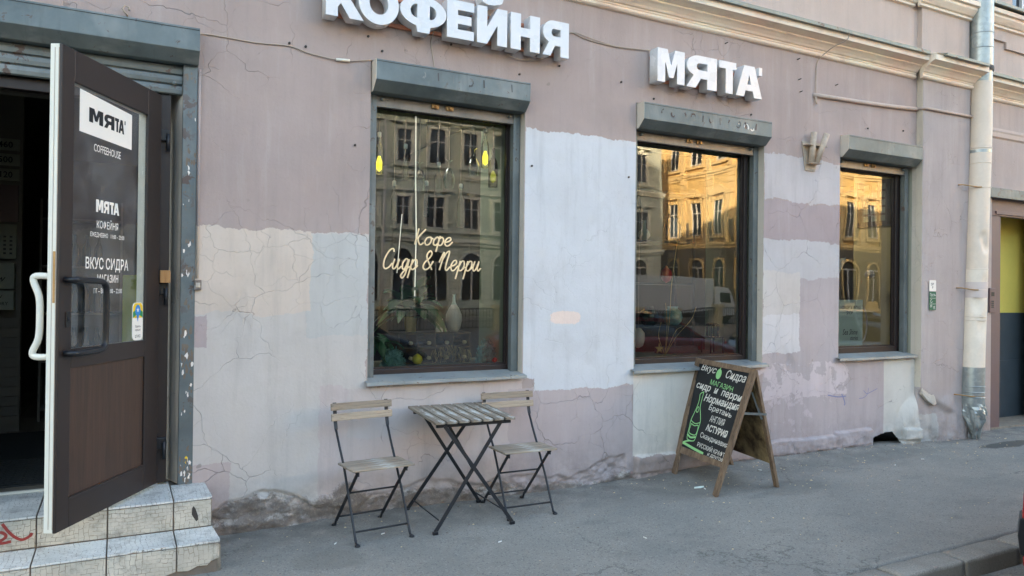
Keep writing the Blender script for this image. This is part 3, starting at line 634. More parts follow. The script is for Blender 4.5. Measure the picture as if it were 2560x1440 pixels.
# ------------------------------------------------------------------ windows (frame, pane, sill)
def window(x0, x1, z0=.955, z1=3.05, fw=.045, pane_right=0):
    a, b_ = x0+.02, x1-.02-pane_right
    f = MB(); yf, yb = .14, .20
    f.box((a, yf, z0), (a+fw, yb, z1)); f.box((b_-fw, yf, z0), (b_, yb, z1)); f.box((a+fw, yf, z0), (b_-fw, yb, z0+fw)); f.box((a+fw, yf, z1-fw), (b_-fw, yb, z1))
    o = f.build("window", M['brown'], bld, .004)
    g = MB(); q = fw; t = .016   # glazing bead set back inside the frame
    g.box((a+q, yf+.022, z0+q), (a+q+t, yb-.01, z1-q)); g.box((b_-q-t, yf+.022, z0+q), (b_-q, yb-.01, z1-q)); g.box((a+q+t, yf+.022, z0+q), (b_-q-t, yb-.01, z0+q+t)); g.box((a+q+t, yf+.022, z1-q-t), (b_-q-t, yb-.01, z1-q))
    g.build("glazing_bead", M['brown'], o)
    MB().add([(a+q, .178, z0+q), (b_-q, .178, z0+q), (b_-q, .178, z1-q), (a+q, .178, z1-q)], [(0, 1, 2, 3)]).build("pane", M['glass'], o, fixn=False)
    return o
W1 = window(1.592, 2.868, .985); W2 = window(3.976, 5.519, .985, pane_right=.05); W3 = window(6.605, 7.861, .995, fw=.07, pane_right=.06)
# side return boards in the deep right-hand reveals
def sill(x0, x1, z, y=-.055):
    n = 24; vs = []
    prof = [(.14, z+.045), (y, z+.012), (y-.002, z-.013), (y+.008, z-.013)]
    for i in range(n+1):
        x = x0+(x1-x0)*i/n
        for j, (yy, zz) in enumerate(prof): q = mnoise.noise(Vector((x*4, j*.2, z*3)))*.004*(j > 0); vs.append((x, yy+q, zz+q))
    MB().add(vs, [(i*4+j, i*4+j+1, (i+1)*4+j+1, (i+1)*4+j) for i in range(n) for j in range(3)]).build("sill", M['sill'], bld)
sill(1.572, 2.882, .948); sill(3.94, 5.555, .942); sill(6.56, 7.83, .962)

# ------------------------------------------------------------------ roller shutter boxes
def shutter_box(x0, x1, label, cat="shutter box", rails=True, slats=0, zt=3.288, f=.098):
    t = thing("roller_shutter", label, cat, ((x0+x1)/2, 0, 3.1), 0, None)
    x0 -= (t.location.x); x1 -= t.location.x; zo = -3.1
    p = [(.085, zt+zo), (-f, zt-.006+zo), (-f, zt-.152+zo), (-f+.075, zt-.222+zo), (.085, zt-.222+zo)]
    MB().profile_x(p, x0+.003, x1-.003, caps=False).build("housing", M['shutter'], t, .003)
    mb = MB()
    mb.box((x0+.003, -f-.0025, zt-.022+zo), (x1-.003, -f-.0005, zt-.019+zo)); mb.build("seam", M['ink'], t)
    for s, nm in ((x0, 0), (x1, 1)):
        mb = MB(); d = .003 if nm == 0 else -.003
        vs = [(s, y, z) for y, z in p]+[(s+d, y, z) for y, z in p]; mb.add(vs, [tuple(range(5)), tuple(range(9, 4, -1))]+[(i, (i+1) % 5, (i+1) % 5+5, i+5) for i in range(5)])
        mb.build("end_cap", M['cream'] if (nm == 0 and not slats) else M['shutter'], t)
    if rails:
        for s in (x0, x1-.06):
            r_ = MB().box((s, .07, .975+zo), (s+.06, .125, zt-.222+zo)); r_.box((s+.026, .068, .975+zo), (s+.034, .0705, zt-.222+zo)); r_.build("guide_rail", M['rail'], t, .002)
        MB().box((x0+.055, .078, zt-.30+zo), (x1-.055, .108, zt-.232+zo)).build("bottom_bar", M['bar'], t, .003)
        MB().box((x0+.055, .074, zt-.306+zo), (x1-.055, .112, zt-.298+zo)).build("bar_lip", M['bar'], t, .002)
        c = (x0+x1)/2-.06
        for q in (c-.05, c+.07): MB().box((q-.03, .060, zt-.268+zo), (q+.03, .08, zt-.236+zo)).tube([(q, .06, zt-.252+zo), (q, .046, zt-.256+zo)], .012).build("latch", M['brass'], t, .003)
        for q in (x0+.10, x1-.10): MB().tube([(q, .09, zt-.25+zo), (q, .05, zt-.25+zo)], .013, 10).build("stop_pin", M['rail'], t)
    for i in range(slats):
        z = zt-.222-.064*i+zo; prof = [(.035, z), (.022, z-.008), (.018, z-.032), (.022, z-.056), (.035, z-.0635)]
        MB().profile_x(prof, x0+.02, x1-.09).build("shutter_slat", M['rail'], t)
    return t
sb0 = shutter_box(-1.45, .433, "long grey roller shutter box above the open entrance door", slats=3, rails=False, f=.12)
MB().box((-.49-.0, .012, 3.1-3.1-.21), (-.45, .02, 3.1-3.1-.15)).build("latch", M['brass'], sb0)
MB().tube([(.80, .018, -.155), (.80, -.012, -.16)], .014, 10).build("stop_pin", M['rail'], sb0)
shutter_box(1.600, 2.862, "grey roller shutter box over the big window with the neon script")
shutter_box(3.985, 5.515, "scuffed grey roller shutter box under the short white sign, rust letter ghosts on front")
shutter_box(6.612, 7.825, "small grey roller shutter box over the right-hand window beside the downpipe")
# ghost lettering scratches on the two middle boxes
def ghost(x0, x1, n, z, mats, seed, parent):
    rnd = random.Random(seed); mb = [MB() for _ in mats]
    for i in range(n):
        cx = x0+(x1-x0)*(i+.5)/n+rnd.uniform(-.01, .01); k = rnd.randrange(len(mats)); a0 = rnd.uniform(0, 6.28); sw = rnd.uniform(1.2, 4.2); r_ = rnd.uniform(.018, .032)
        pts = [(cx+r_*math.cos(a0+sw*j/7), z+r_*1.15*math.sin(a0+sw*j/7)+rnd.uniform(-.003, .003)) for j in range(8)] if rnd.random() < .6 else [(cx, z-.03), (cx+rnd.uniform(-.01, .01), z+.03)]
        for p, q in zip(pts[:-1], pts[1:]):
            d = Vector((q[0]-p[0], q[1]-p[1])); n_ = Vector((-d.y, d.x)).normalized()*rnd.uniform(.003, .009)
            mb[k].add([(p[0]-n_.x, -.1002, p[1]-n_.y), (q[0]-n_.x, -.1002, q[1]-n_.y), (q[0]+n_.x, -.1002, q[1]+n_.y), (p[0]+n_.x, -.1002, p[1]+n_.y)], [(0, 1, 2, 3)])
    for b_, mm in zip(mb, mats):
        if b_.v: o = tag(b_.build("paint_ghosts", mm, parent, fixn=False), kind="stuff"); o.location = (-parent.location.x, 0, -parent.location.z)
ghost(1.9, 2.75, 7, 3.215, [M['rail'], M['sill'], M['graysteel']], 4, bpy.data.objects["roller_shutter.001"])
ghost(4.15, 5.35, 11, 3.21, [M['rustdk'], M['graysteel'], M['rustdk']], 9, bpy.data.objects["roller_shutter.002"])
ghost(5.05, 5.30, 3, 3.19, [M['paper']], 12, bpy.data.objects["roller_shutter.002"])

# ------------------------------------------------------------------ entrance: steps
LZ, L2 = .355, .18
st = thing("entrance_steps", "two tiled entrance steps with brick-look pale tiles and a chipped corner", "steps", (0, 0, 0))
TX = [-2.46, -2.115, -1.77, -1.425, -1.08, -.735, -.39, -.045, .30, .512]
def tile(x0, x1, a, b_, top, chip=None):
    g = .004
    if top:
        z, y0, y1 = a, b_[0], b_[1]; mb = MB(); sh = lambda y: 0
        pts = [(x0+g, y0), (x1-g, y0), (x1-g, y1-.003), (x0+g, y1-.003)]
        if chip == 'r': pts = [(x0+g, y0+.002), (x1-.012, y0+.004), (x1+.004, y0+.03), (x1-.004, y1-.003), (x0+g, y1-.003)]
        if chip == 'c': pts = [(x0+g, y0), (x0+.10, y0+.003), (x0+.13, y0+.022), (x0+.16, y0+.006), (x1-g, y0), (x1-g, y1-.003), (x0+g, y1-.003)]
        if chip == 'low': pts = [(x0+g, y0), (x1+.012, y0), (x1+.018, y0+.03), (x1+.003, y1-.003), (x0+g, y1-.003)]
        mb.prism(pts, lambda p: Vector((p[0], p[1], z)), lambda p: Vector((p[0], p[1], z-.011)))
        o = mb.build("tile", M['tiletop'], st, .0018)
    else:
        y, z0, z1 = a, b_[0], b_[1]; pts = [(x0+g, z0), (x1-g, z0), (x1-g, z1), (x0+g, z1)]
        if chip == 'broken': pts = [(x0+g, z0+.055), (x0+.06, z0+.048), (x0+.11, z0+.07), (x0+.16, z0+.066), (x1-.03, z0+.088), (x1+.012, z0+.10), (x1+.012, z1-.01), (x1+.002, z1), (x0+g, z1)]
        if chip == 'broken2': pts = [(x0+g, z0+.02), (x0+.16, z0+.03), (x0+.25, z0+.03), (x1-g, z0+.055), (x1-g, z1), (x0+g, z1)]
        mb = MB(); mb.prism(pts, lambda p: Vector((p[0], y, p[1])), lambda p: Vector((p[0], y+.011, p[1])))
        o = mb.build("tile", M['tileface'], st, .0018)
    return o
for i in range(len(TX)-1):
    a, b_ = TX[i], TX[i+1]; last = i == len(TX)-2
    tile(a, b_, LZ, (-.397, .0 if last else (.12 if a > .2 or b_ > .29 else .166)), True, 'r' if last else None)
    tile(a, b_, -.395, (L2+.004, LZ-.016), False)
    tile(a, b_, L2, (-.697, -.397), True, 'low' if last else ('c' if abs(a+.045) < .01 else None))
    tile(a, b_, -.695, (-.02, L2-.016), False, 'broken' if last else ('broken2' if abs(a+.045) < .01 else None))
mb = MB(); # side tiles towards the pavement
mb = MB(); mb.prism([(-.39, L2), (0, L2), (0, LZ-.014), (-.39, LZ-.014)], lambda p: Vector((.512, p[0], p[1])), lambda p: Vector((.500, p[0], p[1]))); mb.build("tile", M['concrete'], st)
MB().box((-2.46, -.386, -.05), (.500, .0, LZ-.0115)).box((-2.46, -.685, -.05), (.512, -.386, L2-.0115)).box((-2.46, .0, -.05), (.43, .17, LZ-.0115)).build("core", M['grout'], st)
mb = MB().box((.505, -.68, -.04), (.535, -.02, .15)).build("rough_side", M['concrete'], st, .01)
# red spray scrawl on the upper riser
def ribbon(pts, wd, f, mb):
    P_ = smooth_pts([(p[0], p[1], 0) for p in pts], 5)
    for p, q in zip(P_[:-1], P_[1:]):
        d = (q-p); n_ = Vector((-d.y, d.x, 0))
        if n_.length < 1e-6: continue
        n_ = n_.normalized()*wd/2; d = d.normalized()*wd*.3
        mb.add([f(p-n_-d), f(q-n_+d), f(q+n_+d), f(p+n_-d)], [(0, 1, 2, 3)])
mb = MB(); cnt = [0]
def fr(p): cnt[0] += 1; return Vector((p.x, -.3965-.00004*((cnt[0]//4) % 12), p.y))
for s_ in ([(-.545, .33), (-.52, .29), (-.49, .255), (-.455, .235), (-.42, .25), (-.412, .262)], [(-.60, .24), (-.56, .24), (-.53, .262), (-.545, .285), (-.58, .29)], [(-.59, .235), (-.55, .228), (-.51, .232)]):
    cnt[0] += 3; ribbon(s_, .015, fr, mb)
o = mb.build("spray_mark", M['redspray'], st, fixn=False)
# black scuff
mb = MB(); mb.prism([(.40, .262), (.402, .30), (.410, .312), (.422, .292), (.436, .248), (.436, .225), (.425, .218), (.412, .24)], lambda p: Vector((p[0], -.3962, p[1])), lambda p: Vector((p[0], -.394, p[1]))); mb.build("paint_smear", M['dcable'], st)

# doorway: side post, angled jamb, fixed frame
pt = thing("door_post", "peeling grey metal post at the right side of the open doorway", "post", (.389, 0, LZ))
MB().box((-.043, -.010, 0), (.043, .05, 3.07-LZ)).build("post_face", M['railw'], pt, .002)
rnd = random.Random(3); mats_ = [MB(), MB(), MB()]
for (zz, n, big) in ((2.62, 7, .020), (2.40, 5, .014), (2.28, 3, .012), (2.12, 6, .026), (2.05, 5, .024), (1.92, 5, .012), (1.80, 4, .012), (1.66, 3, .008), (1.55, 6, .022), (1.36, 8, .03), (1.18, 6, .022), (.98, 12, .030), (.85, 14, .034), (.74, 10, .03), (.62, 6, .02), (.45, 4, .014), (.12, 12, .022), (.07, 12, .022), (.03, 12, .022), (.19, 4, .03)):
    for _ in range(n):
        cx, cz = rnd.uniform(-.034, .034), zz+rnd.uniform(-.045, .045); k = rnd.choice((0, 1, 0, 0)) if zz > .4 else rnd.choice((0, 0, 1))
        if zz == .19: k = 2 if _ < 1 else 0
        m_ = rnd.randint(5, 8); pts = [(max(-.042, min(.042, cx+big*rnd.uniform(.2, .9)*math.cos(6.28*j/m_)*.5)), cz+big*rnd.uniform(.3, 1.1)*math.sin(6.28*j/m_)) for j in range(m_)]
        yy = -.0103-.0001*rnd.random()
        mats_[k].add([(p[0], yy, p[1]) for p in pts], [tuple(range(m_))])
for mb, mm, nm in zip(mats_, (M['grout'], M['paper'], M['yelst']), ("rust_chips", "paint_chips", "yellow_spray")): tag(mb.build(nm, mm, pt, fixn=False), kind="stuff")
mb = MB(); mb.add([(.346, .025, LZ), (.284, .215, LZ), (.284, .215, 2.95), (.346, .025, 2.95)], [(0, 1, 2, 3)]); mb.add([(.284, .215, LZ), (.284, .40, LZ), (.284, .40, 2.95), (.284, .215, 2.95)], [(0, 1, 2, 3)]); mb.build("door_jamb", M['cream'], bld, fixn=False)
MB().tube([(.445, -.012, 3.05), (.445, -.012, 1.69)], .009, 6).build("trunking", M['wall'], bld)
sw = thing("junction_box", "tiny pinkish switch box on the wall by the grey door post", "switch box", (.448, -.015, 1.645))
MB().box((-.022, -.015, -.033), (.022, .015, .033)).build("box_body", M['wall_r'], sw, .005); MB().box((-.013, -.021, -.016), (.013, -.014, .014)).build("button", M['cream'], sw, .003)
fr_ = thing("door_frame", "dark brown fixed door frame with hinges inside the entrance", "door frame", (.245, .05, LZ))
MB().box((-.03, .0, .012), (.035, .10, 2.52)).build("hinge_post", M['brown'], fr_, .004)
MB().box((-1.3, .03, 2.45), (-.03, .10, 2.52)).build("top_rail", M['brown'], fr_, .004)
MB().box((-1.04, .03, .012), (-1.10, .10, 2.45)).build("far_post", M['brown'], fr_, .004)
for z in (2.25, 1.26, .27):
    h = MB().box((-.028, -.030, z-.035), (.030, .0, z+.035)).build("hinge", M['black'], fr_, .004)
    MB().tube([(.018, -.032, z-.10), (.018, -.032, z+.01)], .012, 8).build("hinge_pin", M['blacksteel'], h)
wb = tag(MB().box((.225, .02-.045, 1.655), (.285, .018, 1.735)).build("wood_block", M['woodblock'], None, .002), "small raw wooden block wedged on the door hinge", "wood block")
# door leaf (local x along the leaf from its free edge, local y inwards)
dr = thing("door", "open dark brown glazed entrance door with white lettering and a black handle", "door", (-.271, -.875, .38), math.atan2(.868, .497))
DW, DH = .992, 2.47
mb = MB()
# outer brown skin
def frame_boxes(mb, y0, y1, l, r_, t, b0, b1, b2):
    mb.box((0, y0, 0), (l, y1, DH)); mb.box((r_, y0, 0), (DW, y1, DH)); mb.box((l, y0, t), (r_, y1, DH)); mb.box((l, y0, 0), (r_, y1, b0)); mb.box((l, y0, b1), (r_, y1, b2))
frame_boxes(mb, 0, .016, .105, .83, 2.305, .145, .82, .922); mb.build("leaf_frame", M['brown'], dr, .003)
mb = MB(); frame_boxes(mb, .0165, .062, .10, .835, 2.31, .14, .825, .917); mb.build("inner_profile", M['whitepvc'], dr, .003)
mb = MB(); mb.box((-.0015, .014, .02), (.004, .0175, DH-.02)).box((-.002, .036, .02), (.004, .038, DH-.02)); mb.build("edge_seal", M['cable'], dr)
MB().box((-.002, .020, 1.16), (.003, .032, 1.42)).build("lock_plate", M['brass'], dr)
MB().add([(.105, .012, .922), (.83, .012, .922), (.83, .012, 2.305), (.105, .012, 2.305)], [(0, 1, 2, 3)]).build("pane", M['dglass'], dr, fixn=False)
MB().box((.105, .010, .145), (.83, .03, .82)).build("kick_panel", M['panel'], dr, .002)
mb = MB(); mb.prism([(0, 0), (.012, .010), (0, .010)], lambda p: Vector((.105, p[0], .145+p[1])), lambda p: Vector((.83, p[0], .145+p[1]))); mb.build("panel_bead", M['brown'], dr)
hp = smooth_pts([(.045, 0, 1.283), (.045, -.03, 1.283), (.16, -.075, 1.28), (.27, -.09, 1.272), (.322, -.09, 1.24), (.330, -.09, 1.17), (.330, -.09, 1.00), (.322, -.09, .93), (.27, -.09, .90), (.16, -.075, .897), (.045, -.03, .895), (.045, 0, .895)], 5)
hp = [(.050, .0, 1.278), (.050, -.045, 1.278), (.075, -.058, 1.278), (.25, -.058, 1.274), (.295, -.058, 1.262), (.315, -.058, 1.225), (.318, -.058, 1.10), (.315, -.058, .955), (.295, -.058, .918), (.25, -.058, .906), (.075, -.058, .902), (.050, -.045, .902), (.050, .0, .902)]
MB().tube(smooth_pts(hp, 4), .0165, 10).build("handle", M['black'], dr)
ih = MB().tube(smooth_pts([(.035, .062, 1.295), (.035, .14, 1.295), (.035, .155, 1.27), (.035, .125, 1.19), (.035, .12, 1.09), (.035, .125, .98), (.035, .155, .91), (.035, .14, .885), (.035, .062, .885)], 4), [.017]*33, 10).build("inner_handle", M['whitepvc'], dr)
MB().box((.055, -.006, 1.035), (.088, .0, 1.115)).tube([(.0715, -.006, 1.075), (.0715, -.012, 1.075)], .009, 10).build("lock", M['black'], dr, .004)
def dtext(body, nm, mat, u0, u1, z0, h, bold=.0, mirror=False, off=-.0):
    return put_text(body, nm, mat, dr, (u0, .0105+off, z0-.38), (1, 0, 0), (0, 0, 1), u1-u0, h, bold)
mb = MB(); mb.add([(.165, .0108, 2.064), (.668, .0108, 2.058), (.668, .0108, 2.265), (.165, .0108, 2.288)], [(0, 1, 2, 3)]); stk = mb.build("door_sticker", M['paper'], dr, fixn=False)
# Я with a mirrored R shape etc: drawn letters shared with the wall signs
def arc(cx, cy, rx, ry, a0, a1, n=12): return [(cx+rx*math.cos(R(a0+(a1-a0)*i/n)), cy+ry*math.sin(R(a0+(a1-a0)*i/n))) for i in range(n+1)]
GL = {
 'М': (1.0, [[(0, 0), (0, 1), (.36, 1), (.5, .52), (.64, 1), (1, 1), (1, 0), (.72, 0), (.72, .62), (.585, .16), (.415, .16), (.28, .62), (.28, 0)]]),
 'Я': (1.0, [[(1, 0), (1, 1), (.40, 1)]+arc(.40, .665, .385, .335, 90, 215, 14)[1:]+[(.235, .385), (0, 0), (.30, 0), (.47, .30), (.68, .30), (.68, 0)], [(.68, .56), (.68, .77), (.42, .77)]+arc(.42, .665, .09, .105, 90, 270, 10)[1:]]),
 'Т': (1.0, [[(0, 1), (1, 1), (1, .77), (.80, .77), (.80, 0), (.38, 0), (.38, .77), (0, .77)]]),
 'А': (1.0, [[(0, 0), (.31, 1), (.70, 1), (1, 0), (.69, 0), (.635, .20), (.36, .20), (.30, 0)], [(.425, .40), (.575, .40), (.50, .72)]]),
 'К': (1.0, [[(0, 0), (0, 1), (.32, 1), (.32, .62), (.62, 1), (1.0, 1), (.62, .52), (1.02, 0), (.64, 0), (.40, .34), (.32, .24), (.32, 0)]]),
 'О': (1.0, [arc(.5, .5, .5, .52, 0, 360, 36)[:-1], arc(.5, .5, .235, .27, 0, 360, 28)[:-1]]),
 'Ф': (1.0, [arc(.5, .52, .5, .40, -72, 72, 16)+[(.63, 1.04), (.37, 1.04)]+arc(.5, .52, .5, .40, 108, 252, 16)+[(.37, -.02), (.63, -.02)],
            arc(.65, .52, .13, .175, -90, 90, 10)+[(.635, .695), (.635, .345)], arc(.35, .52, .13, .175, 90, 270, 10)+[(.365, .345), (.365, .695)]]),
 'Е': (1.0, [[(0, 0), (0, 1), (1, 1), (1, .76), (.40, .76), (.40, .62), (.9, .62), (.9, .39), (.40, .39), (.40, .24), (1, .24), (1, 0)]]),
 'Й': (1.0, [[(0, 0), (0, 1), (.33, 1), (.33, .46), (.67, 1), (1, 1), (1, 0), (.67, 0), (.67, .54), (.33, 0)]]),
 'Н': (1.0, [[(0, 0), (0, 1), (.34, 1), (.34, .62), (.66, .62), (.66, 1), (1, 1), (1, 0), (.66, 0), (.66, .38), (.34, .38), (.34, 0)]]),
}
def glyph(ch, x0, x1, z0, h, y0, y1, mat, parent, nm="letter", bev=.002):
    me = loops_mesh([[(p[0]*(x1-x0)+x0, p[1]*h+z0) for p in lp] for lp in GL[ch][1]], abs(y1-y0), nm)
    for v in me.vertices: v.co = Vector((v.co.x, (y0+y1)/2-v.co.z, v.co.y))
    return link(nm, me, mat, parent, 0)
for ch, a, b_ in (('М', .247, .375), ('Я', .385, .485), ('Т', .49, .53), ('А', .528, .585)):
    o = glyph(ch, a, b_, 2.132+ (.0 if ch in 'МЯ' else .0), .078, .0098, .0102, M['ink'], dr, "logo_letter")
MB().box((.588, .0098, 2.19), (.598, .0102, 2.212)).build("logo_letter", M['ink'], dr)
dtext("COFFEEHOUSE", "door_text", M['paper'], .295, .553, 2.362, .042, .0)
for ch, a, b_ in (('М', .322, .388), ('Я', .393, .445), ('Т', .449, .490), ('А', .488, .545)): glyph(ch, a, b_, 1.655, .068, .0098, .0106, M['paper'], dr, "door_letter")
dtext("КОФЕЙНЯ", "door_text", M['paper'], .331, .538, 1.945, .056, .008)
dtext("ЕЖЕДНЕВНО   11:00 – 23:00", "door_text", M['paper'], .274, .603, 1.893, .03, .008)
dtext("ВКУС СИДРА", "door_text", M['paper'], .235, .65, 1.708, .078, .014)
dtext("МАГАЗИН", "door_text", M['paper'], .342, .546, 1.648, .046, .012)
dtext("ПТ – ВС   14:00 – 22:00", "door_text", M['paper'], .31, .585, 1.588, .028, .008)
mb = MB(); rr = []; 
def rrect(x0, x1, z0, z1, r_=.02, n=5):
    return arc(x1-r_, z1-r_, r_, r_, 0, 90, n)+arc(x0+r_, z1-r_, r_, r_, 90, 180, n)+arc(x0+r_, z0+r_, r_, r_, 180, 270, n)+arc(x1-r_, z0+r_, r_, r_, 270, 360, n)
q = rrect(.70, .815, .925, 1.152, .03); mb.prism(q, lambda p: Vector((p[0], -.004+.012, p[1])), lambda p: Vector((p[0], .0108, p[1]))); stp = mb.build("rating_sticker", M['paper'], dr)
def flat(poly, y, mat, nm, par): 
    mb = MB(); mb.add([(p[0], y, p[1]) for p in poly], [tuple(range(len(poly)))]); return mb.build(nm, mat, par, fixn=False)
flat([(.703, 1.06), (.812, 1.06), (.812, 1.13), (.79, 1.149), (.725, 1.149), (.703, 1.13)], .0076, M['yelst'], "sticker_band", stp); flat([(.703, 1.06), (.757, 1.085), (.812, 1.06), (.812, 1.095), (.757, 1.12), (.703, 1.095)], .0074, M['grnst'], "sticker_band", stp)
flat(arc(.757, 1.105, .030, .034, -60, 240, 14)+[(.757, 1.035)], .0072, M['bluest'], "sticker_pin", stp)
flat([(.757+(.017 if i % 2 == 0 else .007)*math.sin(i*math.pi/5), 1.107+(.017 if i % 2 == 0 else .007)*math.cos(i*math.pi/5)) for i in range(10)], .0070, M['paper'], "sticker_star", stp)
for b_, z, h in (("Здесь", 1.0, .016), ("хорошо!", .978, .016), ("2ГИС", .94, .018)): put_text(b_, "sticker_text", M['blueink'] if False else M['ink'], stp, (.728, .0076, z), (1, 0, 0), (0, 0, 1), .062, h, .01)

# ------------------------------------------------------------------ wall signs
s1 = thing("wall_sign", "long sign of chunky white raised letters reading КОФЕЙНЯ above the first window", "sign", (2.2, 0, 3.66))
def at0(o, par): o.location = (-par.location.x, -par.location.y, -par.location.z); return o
for ch, a, b_ in (('К', 1.228, 1.489), ('О', 1.458, 1.752), ('Ф', 1.762, 2.122), ('Е', 2.128, 2.348), ('Й', 2.375, 2.631), ('Н', 2.663, 2.924), ('Я', 2.95, 3.194)):
    at0(glyph(ch, a, b_, 3.518, .284, -.13, -.025, M['white'], s1), s1)
at0(MB().prism([(2.40, 3.885), (2.415, 3.835), (2.47, 3.818), (2.52, 3.822), (2.585, 3.845), (2.60, 3.885), (2.545, 3.885), (2.50, 3.865), (2.455, 3.885)], lambda p: Vector((p[0], -.13, p[1])), lambda p: Vector((p[0], -.025, p[1]))).build("letter_accent", M['white'], s1), s1)
for z in (3.565, 3.76): at0(MB().box((1.25, -.024, z-.014), (3.18, -.002, z+.014)).build("mounting_rail", M['orange'], s1, .002), s1)
s2 = thing("wall_sign", "short sign of chunky white raised letters reading МЯТА' above the second window", "sign", (4.72, 0, 3.61))
for ch, a, b_ in (('М', 4.102, 4.404), ('Я', 4.426, 4.782), ('Т', 4.811, 5.018), ('А', 5.018, 5.347)):
    at0(glyph(ch, a, b_, 3.470, .292, -.13, -.02, M['white'], s2), s2)
at0(MB().box((5.306, -.13, 3.69), (5.346, -.04, 3.765)).build("letter_accent", M['white'], s2), s2)
for z in (3.515, 3.70): at0(MB().box((4.11, -.02, z-.013), (5.30, -.002, z+.013)).build("mounting_rail", M['orange'], s2, .002), s2)

# cables along the wall
c1 = MB().tube(smooth_pts([(.42, -.03, 3.262), (.46, -.008, 3.285), (.60, -.007, 3.287), (.80, -.008, 3.283), (1.01, -.007, 3.297), (1.15, -.008, 3.268), (1.336, -.010, 3.253), (1.45, -.009, 3.262), (1.595, -.010, 3.292)], 5), .0042, 6)
tag(c1.build("wall_cable", M['cable']), "thin pale cable sagging from the door shutter box to the first window box", "cable")
o = MB().tube([(1.335, -.014, 3.253), (1.43, -.014, 3.260)], .010, 8).build("cable_joint", M['whitepvc'], bpy.data.objects["wall_cable"])
tag(MB().tube(smooth_pts([(3.19, -.02, 3.70), (3.29, -.008, 3.784), (3.45, -.007, 3.755), (3.7, -.008, 3.742), (3.95, -.007, 3.752), (4.11, -.012, 3.772)], 5), .0042, 6).tube(smooth_pts([(3.19, -.02, 3.71), (3.3, -.01, 3.79), (3.5, -.009, 3.768), (3.75, -.008, 3.748), (4.11, -.014, 3.765)], 5), .003, 6).build("wall_cable", M['cable']), "pair of thin cables looping between the two white signs", "cable")
tag(MB().tube(smooth_pts([(2.065, -.03, 3.58), (2.05, -.008, 3.50), (2.065, -.006, 3.40), (2.075, -.03, 3.285)], 5), .0035, 6).build("wall_cable", M['cable']), "short thin wire hanging from the long sign to the first window box", "cable")
tag(MB().tube(smooth_pts([(2.68, -.03, 3.50), (2.78, -.02, 3.482), (2.9, -.02, 3.488), (3.0, -.03, 3.51)], 5), .0035, 6).build("wall_cable", M['cable']), "slack thin wire drooping under the last letters of the long sign", "cable")
tag(MB().tube(smooth_pts([(6.45, -.225, 4.28), (6.44, -.20, 4.20), (6.35, -.12, 4.14), (6.30, -.05, 4.08), (6.24, -.012, 4.0), (6.225, -.008, 3.85), (6.22, -.012, 3.70), (6.212, -.016, 3.64)], 5), .0045, 6).build("wall_cable", M['cable']), "thin cable running down from the cornice to the stucco conduit", "cable")
tag(MB().tube(smooth_pts([(6.20, -.018, 3.66), (6.21, -.02, 3.60), (6.23, -.018, 3.565), (6.21, -.02, 3.59), (6.22, -.02, 3.64)], 4), .007, 6).build("cable_knot", M['cable']), "knotted cable end at the left tip of the stucco conduit", "cable knot")
# screw eyes and anchors left in the wall
HK = [(1.566, 3.46), (1.672, 3.37), (1.011, 3.318), (1.122, 3.312), (1.479, 2.663), (2.215, 3.507), (2.811, 3.368), (3.184, 3.492), (4.165, 3.35), (5.338, 3.351), (3.899, 2.632), (2.934, 2.644), (3.808, 3.448), (7.03, 3.41), (7.62, 3.45)]
HKL = ["dark wall plug just above the pale cable at the first window box's left end", "dark wall plug between the pale cable and the first window box", "leftmost small dark wall plug above the pale cable", "small dark wall plug above the cable's white joint", "dark wall plug in the mauve plaster left of the first window",
 "dark wall plug under the Ф of the long sign", "dark wall plug above the first window box's right end", "dark wall plug right below the last letter of the long sign", "dark wall plug between the short sign and the second window box, left end", "dark wall plug above the right end of the second window box",
 "dark wall plug in the blue-white paint beside the second window's left edge", "dark wall plug in the blue-white paint beside the first window's right edge", "dark wall plug alone in the plaster between the two white signs", "dark wall plug above the small window's box, left one", "dark wall plug above the small window's box, right one"]
hm = None
for i, (x, z) in enumerate(HK):
    if hm is None:
        mb = MB().lathe([(.0085, 0), (.0085, .010), (.004, .010)], 10, mat=Matrix.Rotation(R(90), 4, 'X')); o = mb.build("wall_plug", M['dcable']); hm = o
    else: o = dup(hm)
    o.location = (x, -.001, z); tag(o, HKL[i], "wall plug", "empty wall plugs in the facade")
hk = None
for i, (x, z) in enumerate([(5.98, 3.78), (6.0, 3.66), (6.52, 3.80), (6.49, 3.66), (5.96, 3.98), (5.0, 3.98)]):
    if hk is None:
        o = MB().tube([(0, 0, 0), (0, -.018, 0), (.006, -.026, .004), (.014, -.024, .008)], .0045, 6).build("wall_hook", M['dcable']); hk = o
    else: o = dup(hk)
    o.location = (x, 0, z); tag(o, ("upper left bent hook of the four right of the short white sign", "lower left bent hook of the four right of the short white sign", "upper right bent hook of the four, next to the hanging cable", "lower right bent hook of the four, just left of the stucco line", "bent hook highest up, just under the cornice beside the hanging cable", "bent hook under the cornice above the short white sign")[i], "hook", "bent metal hooks in the upper wall")
tag(MB().tube([(.02, .0, 3.325), (.02, -.02, 3.325), (.005, -.03, 3.335), (-.008, -.03, 3.355), (.005, -.03, 3.378), (.028, -.03, 3.37), (.03, -.03, 3.35)], .006, 6).build("ring_hook", M['cable']), "pale ring hook in the wall just above the door shutter box", "hook")

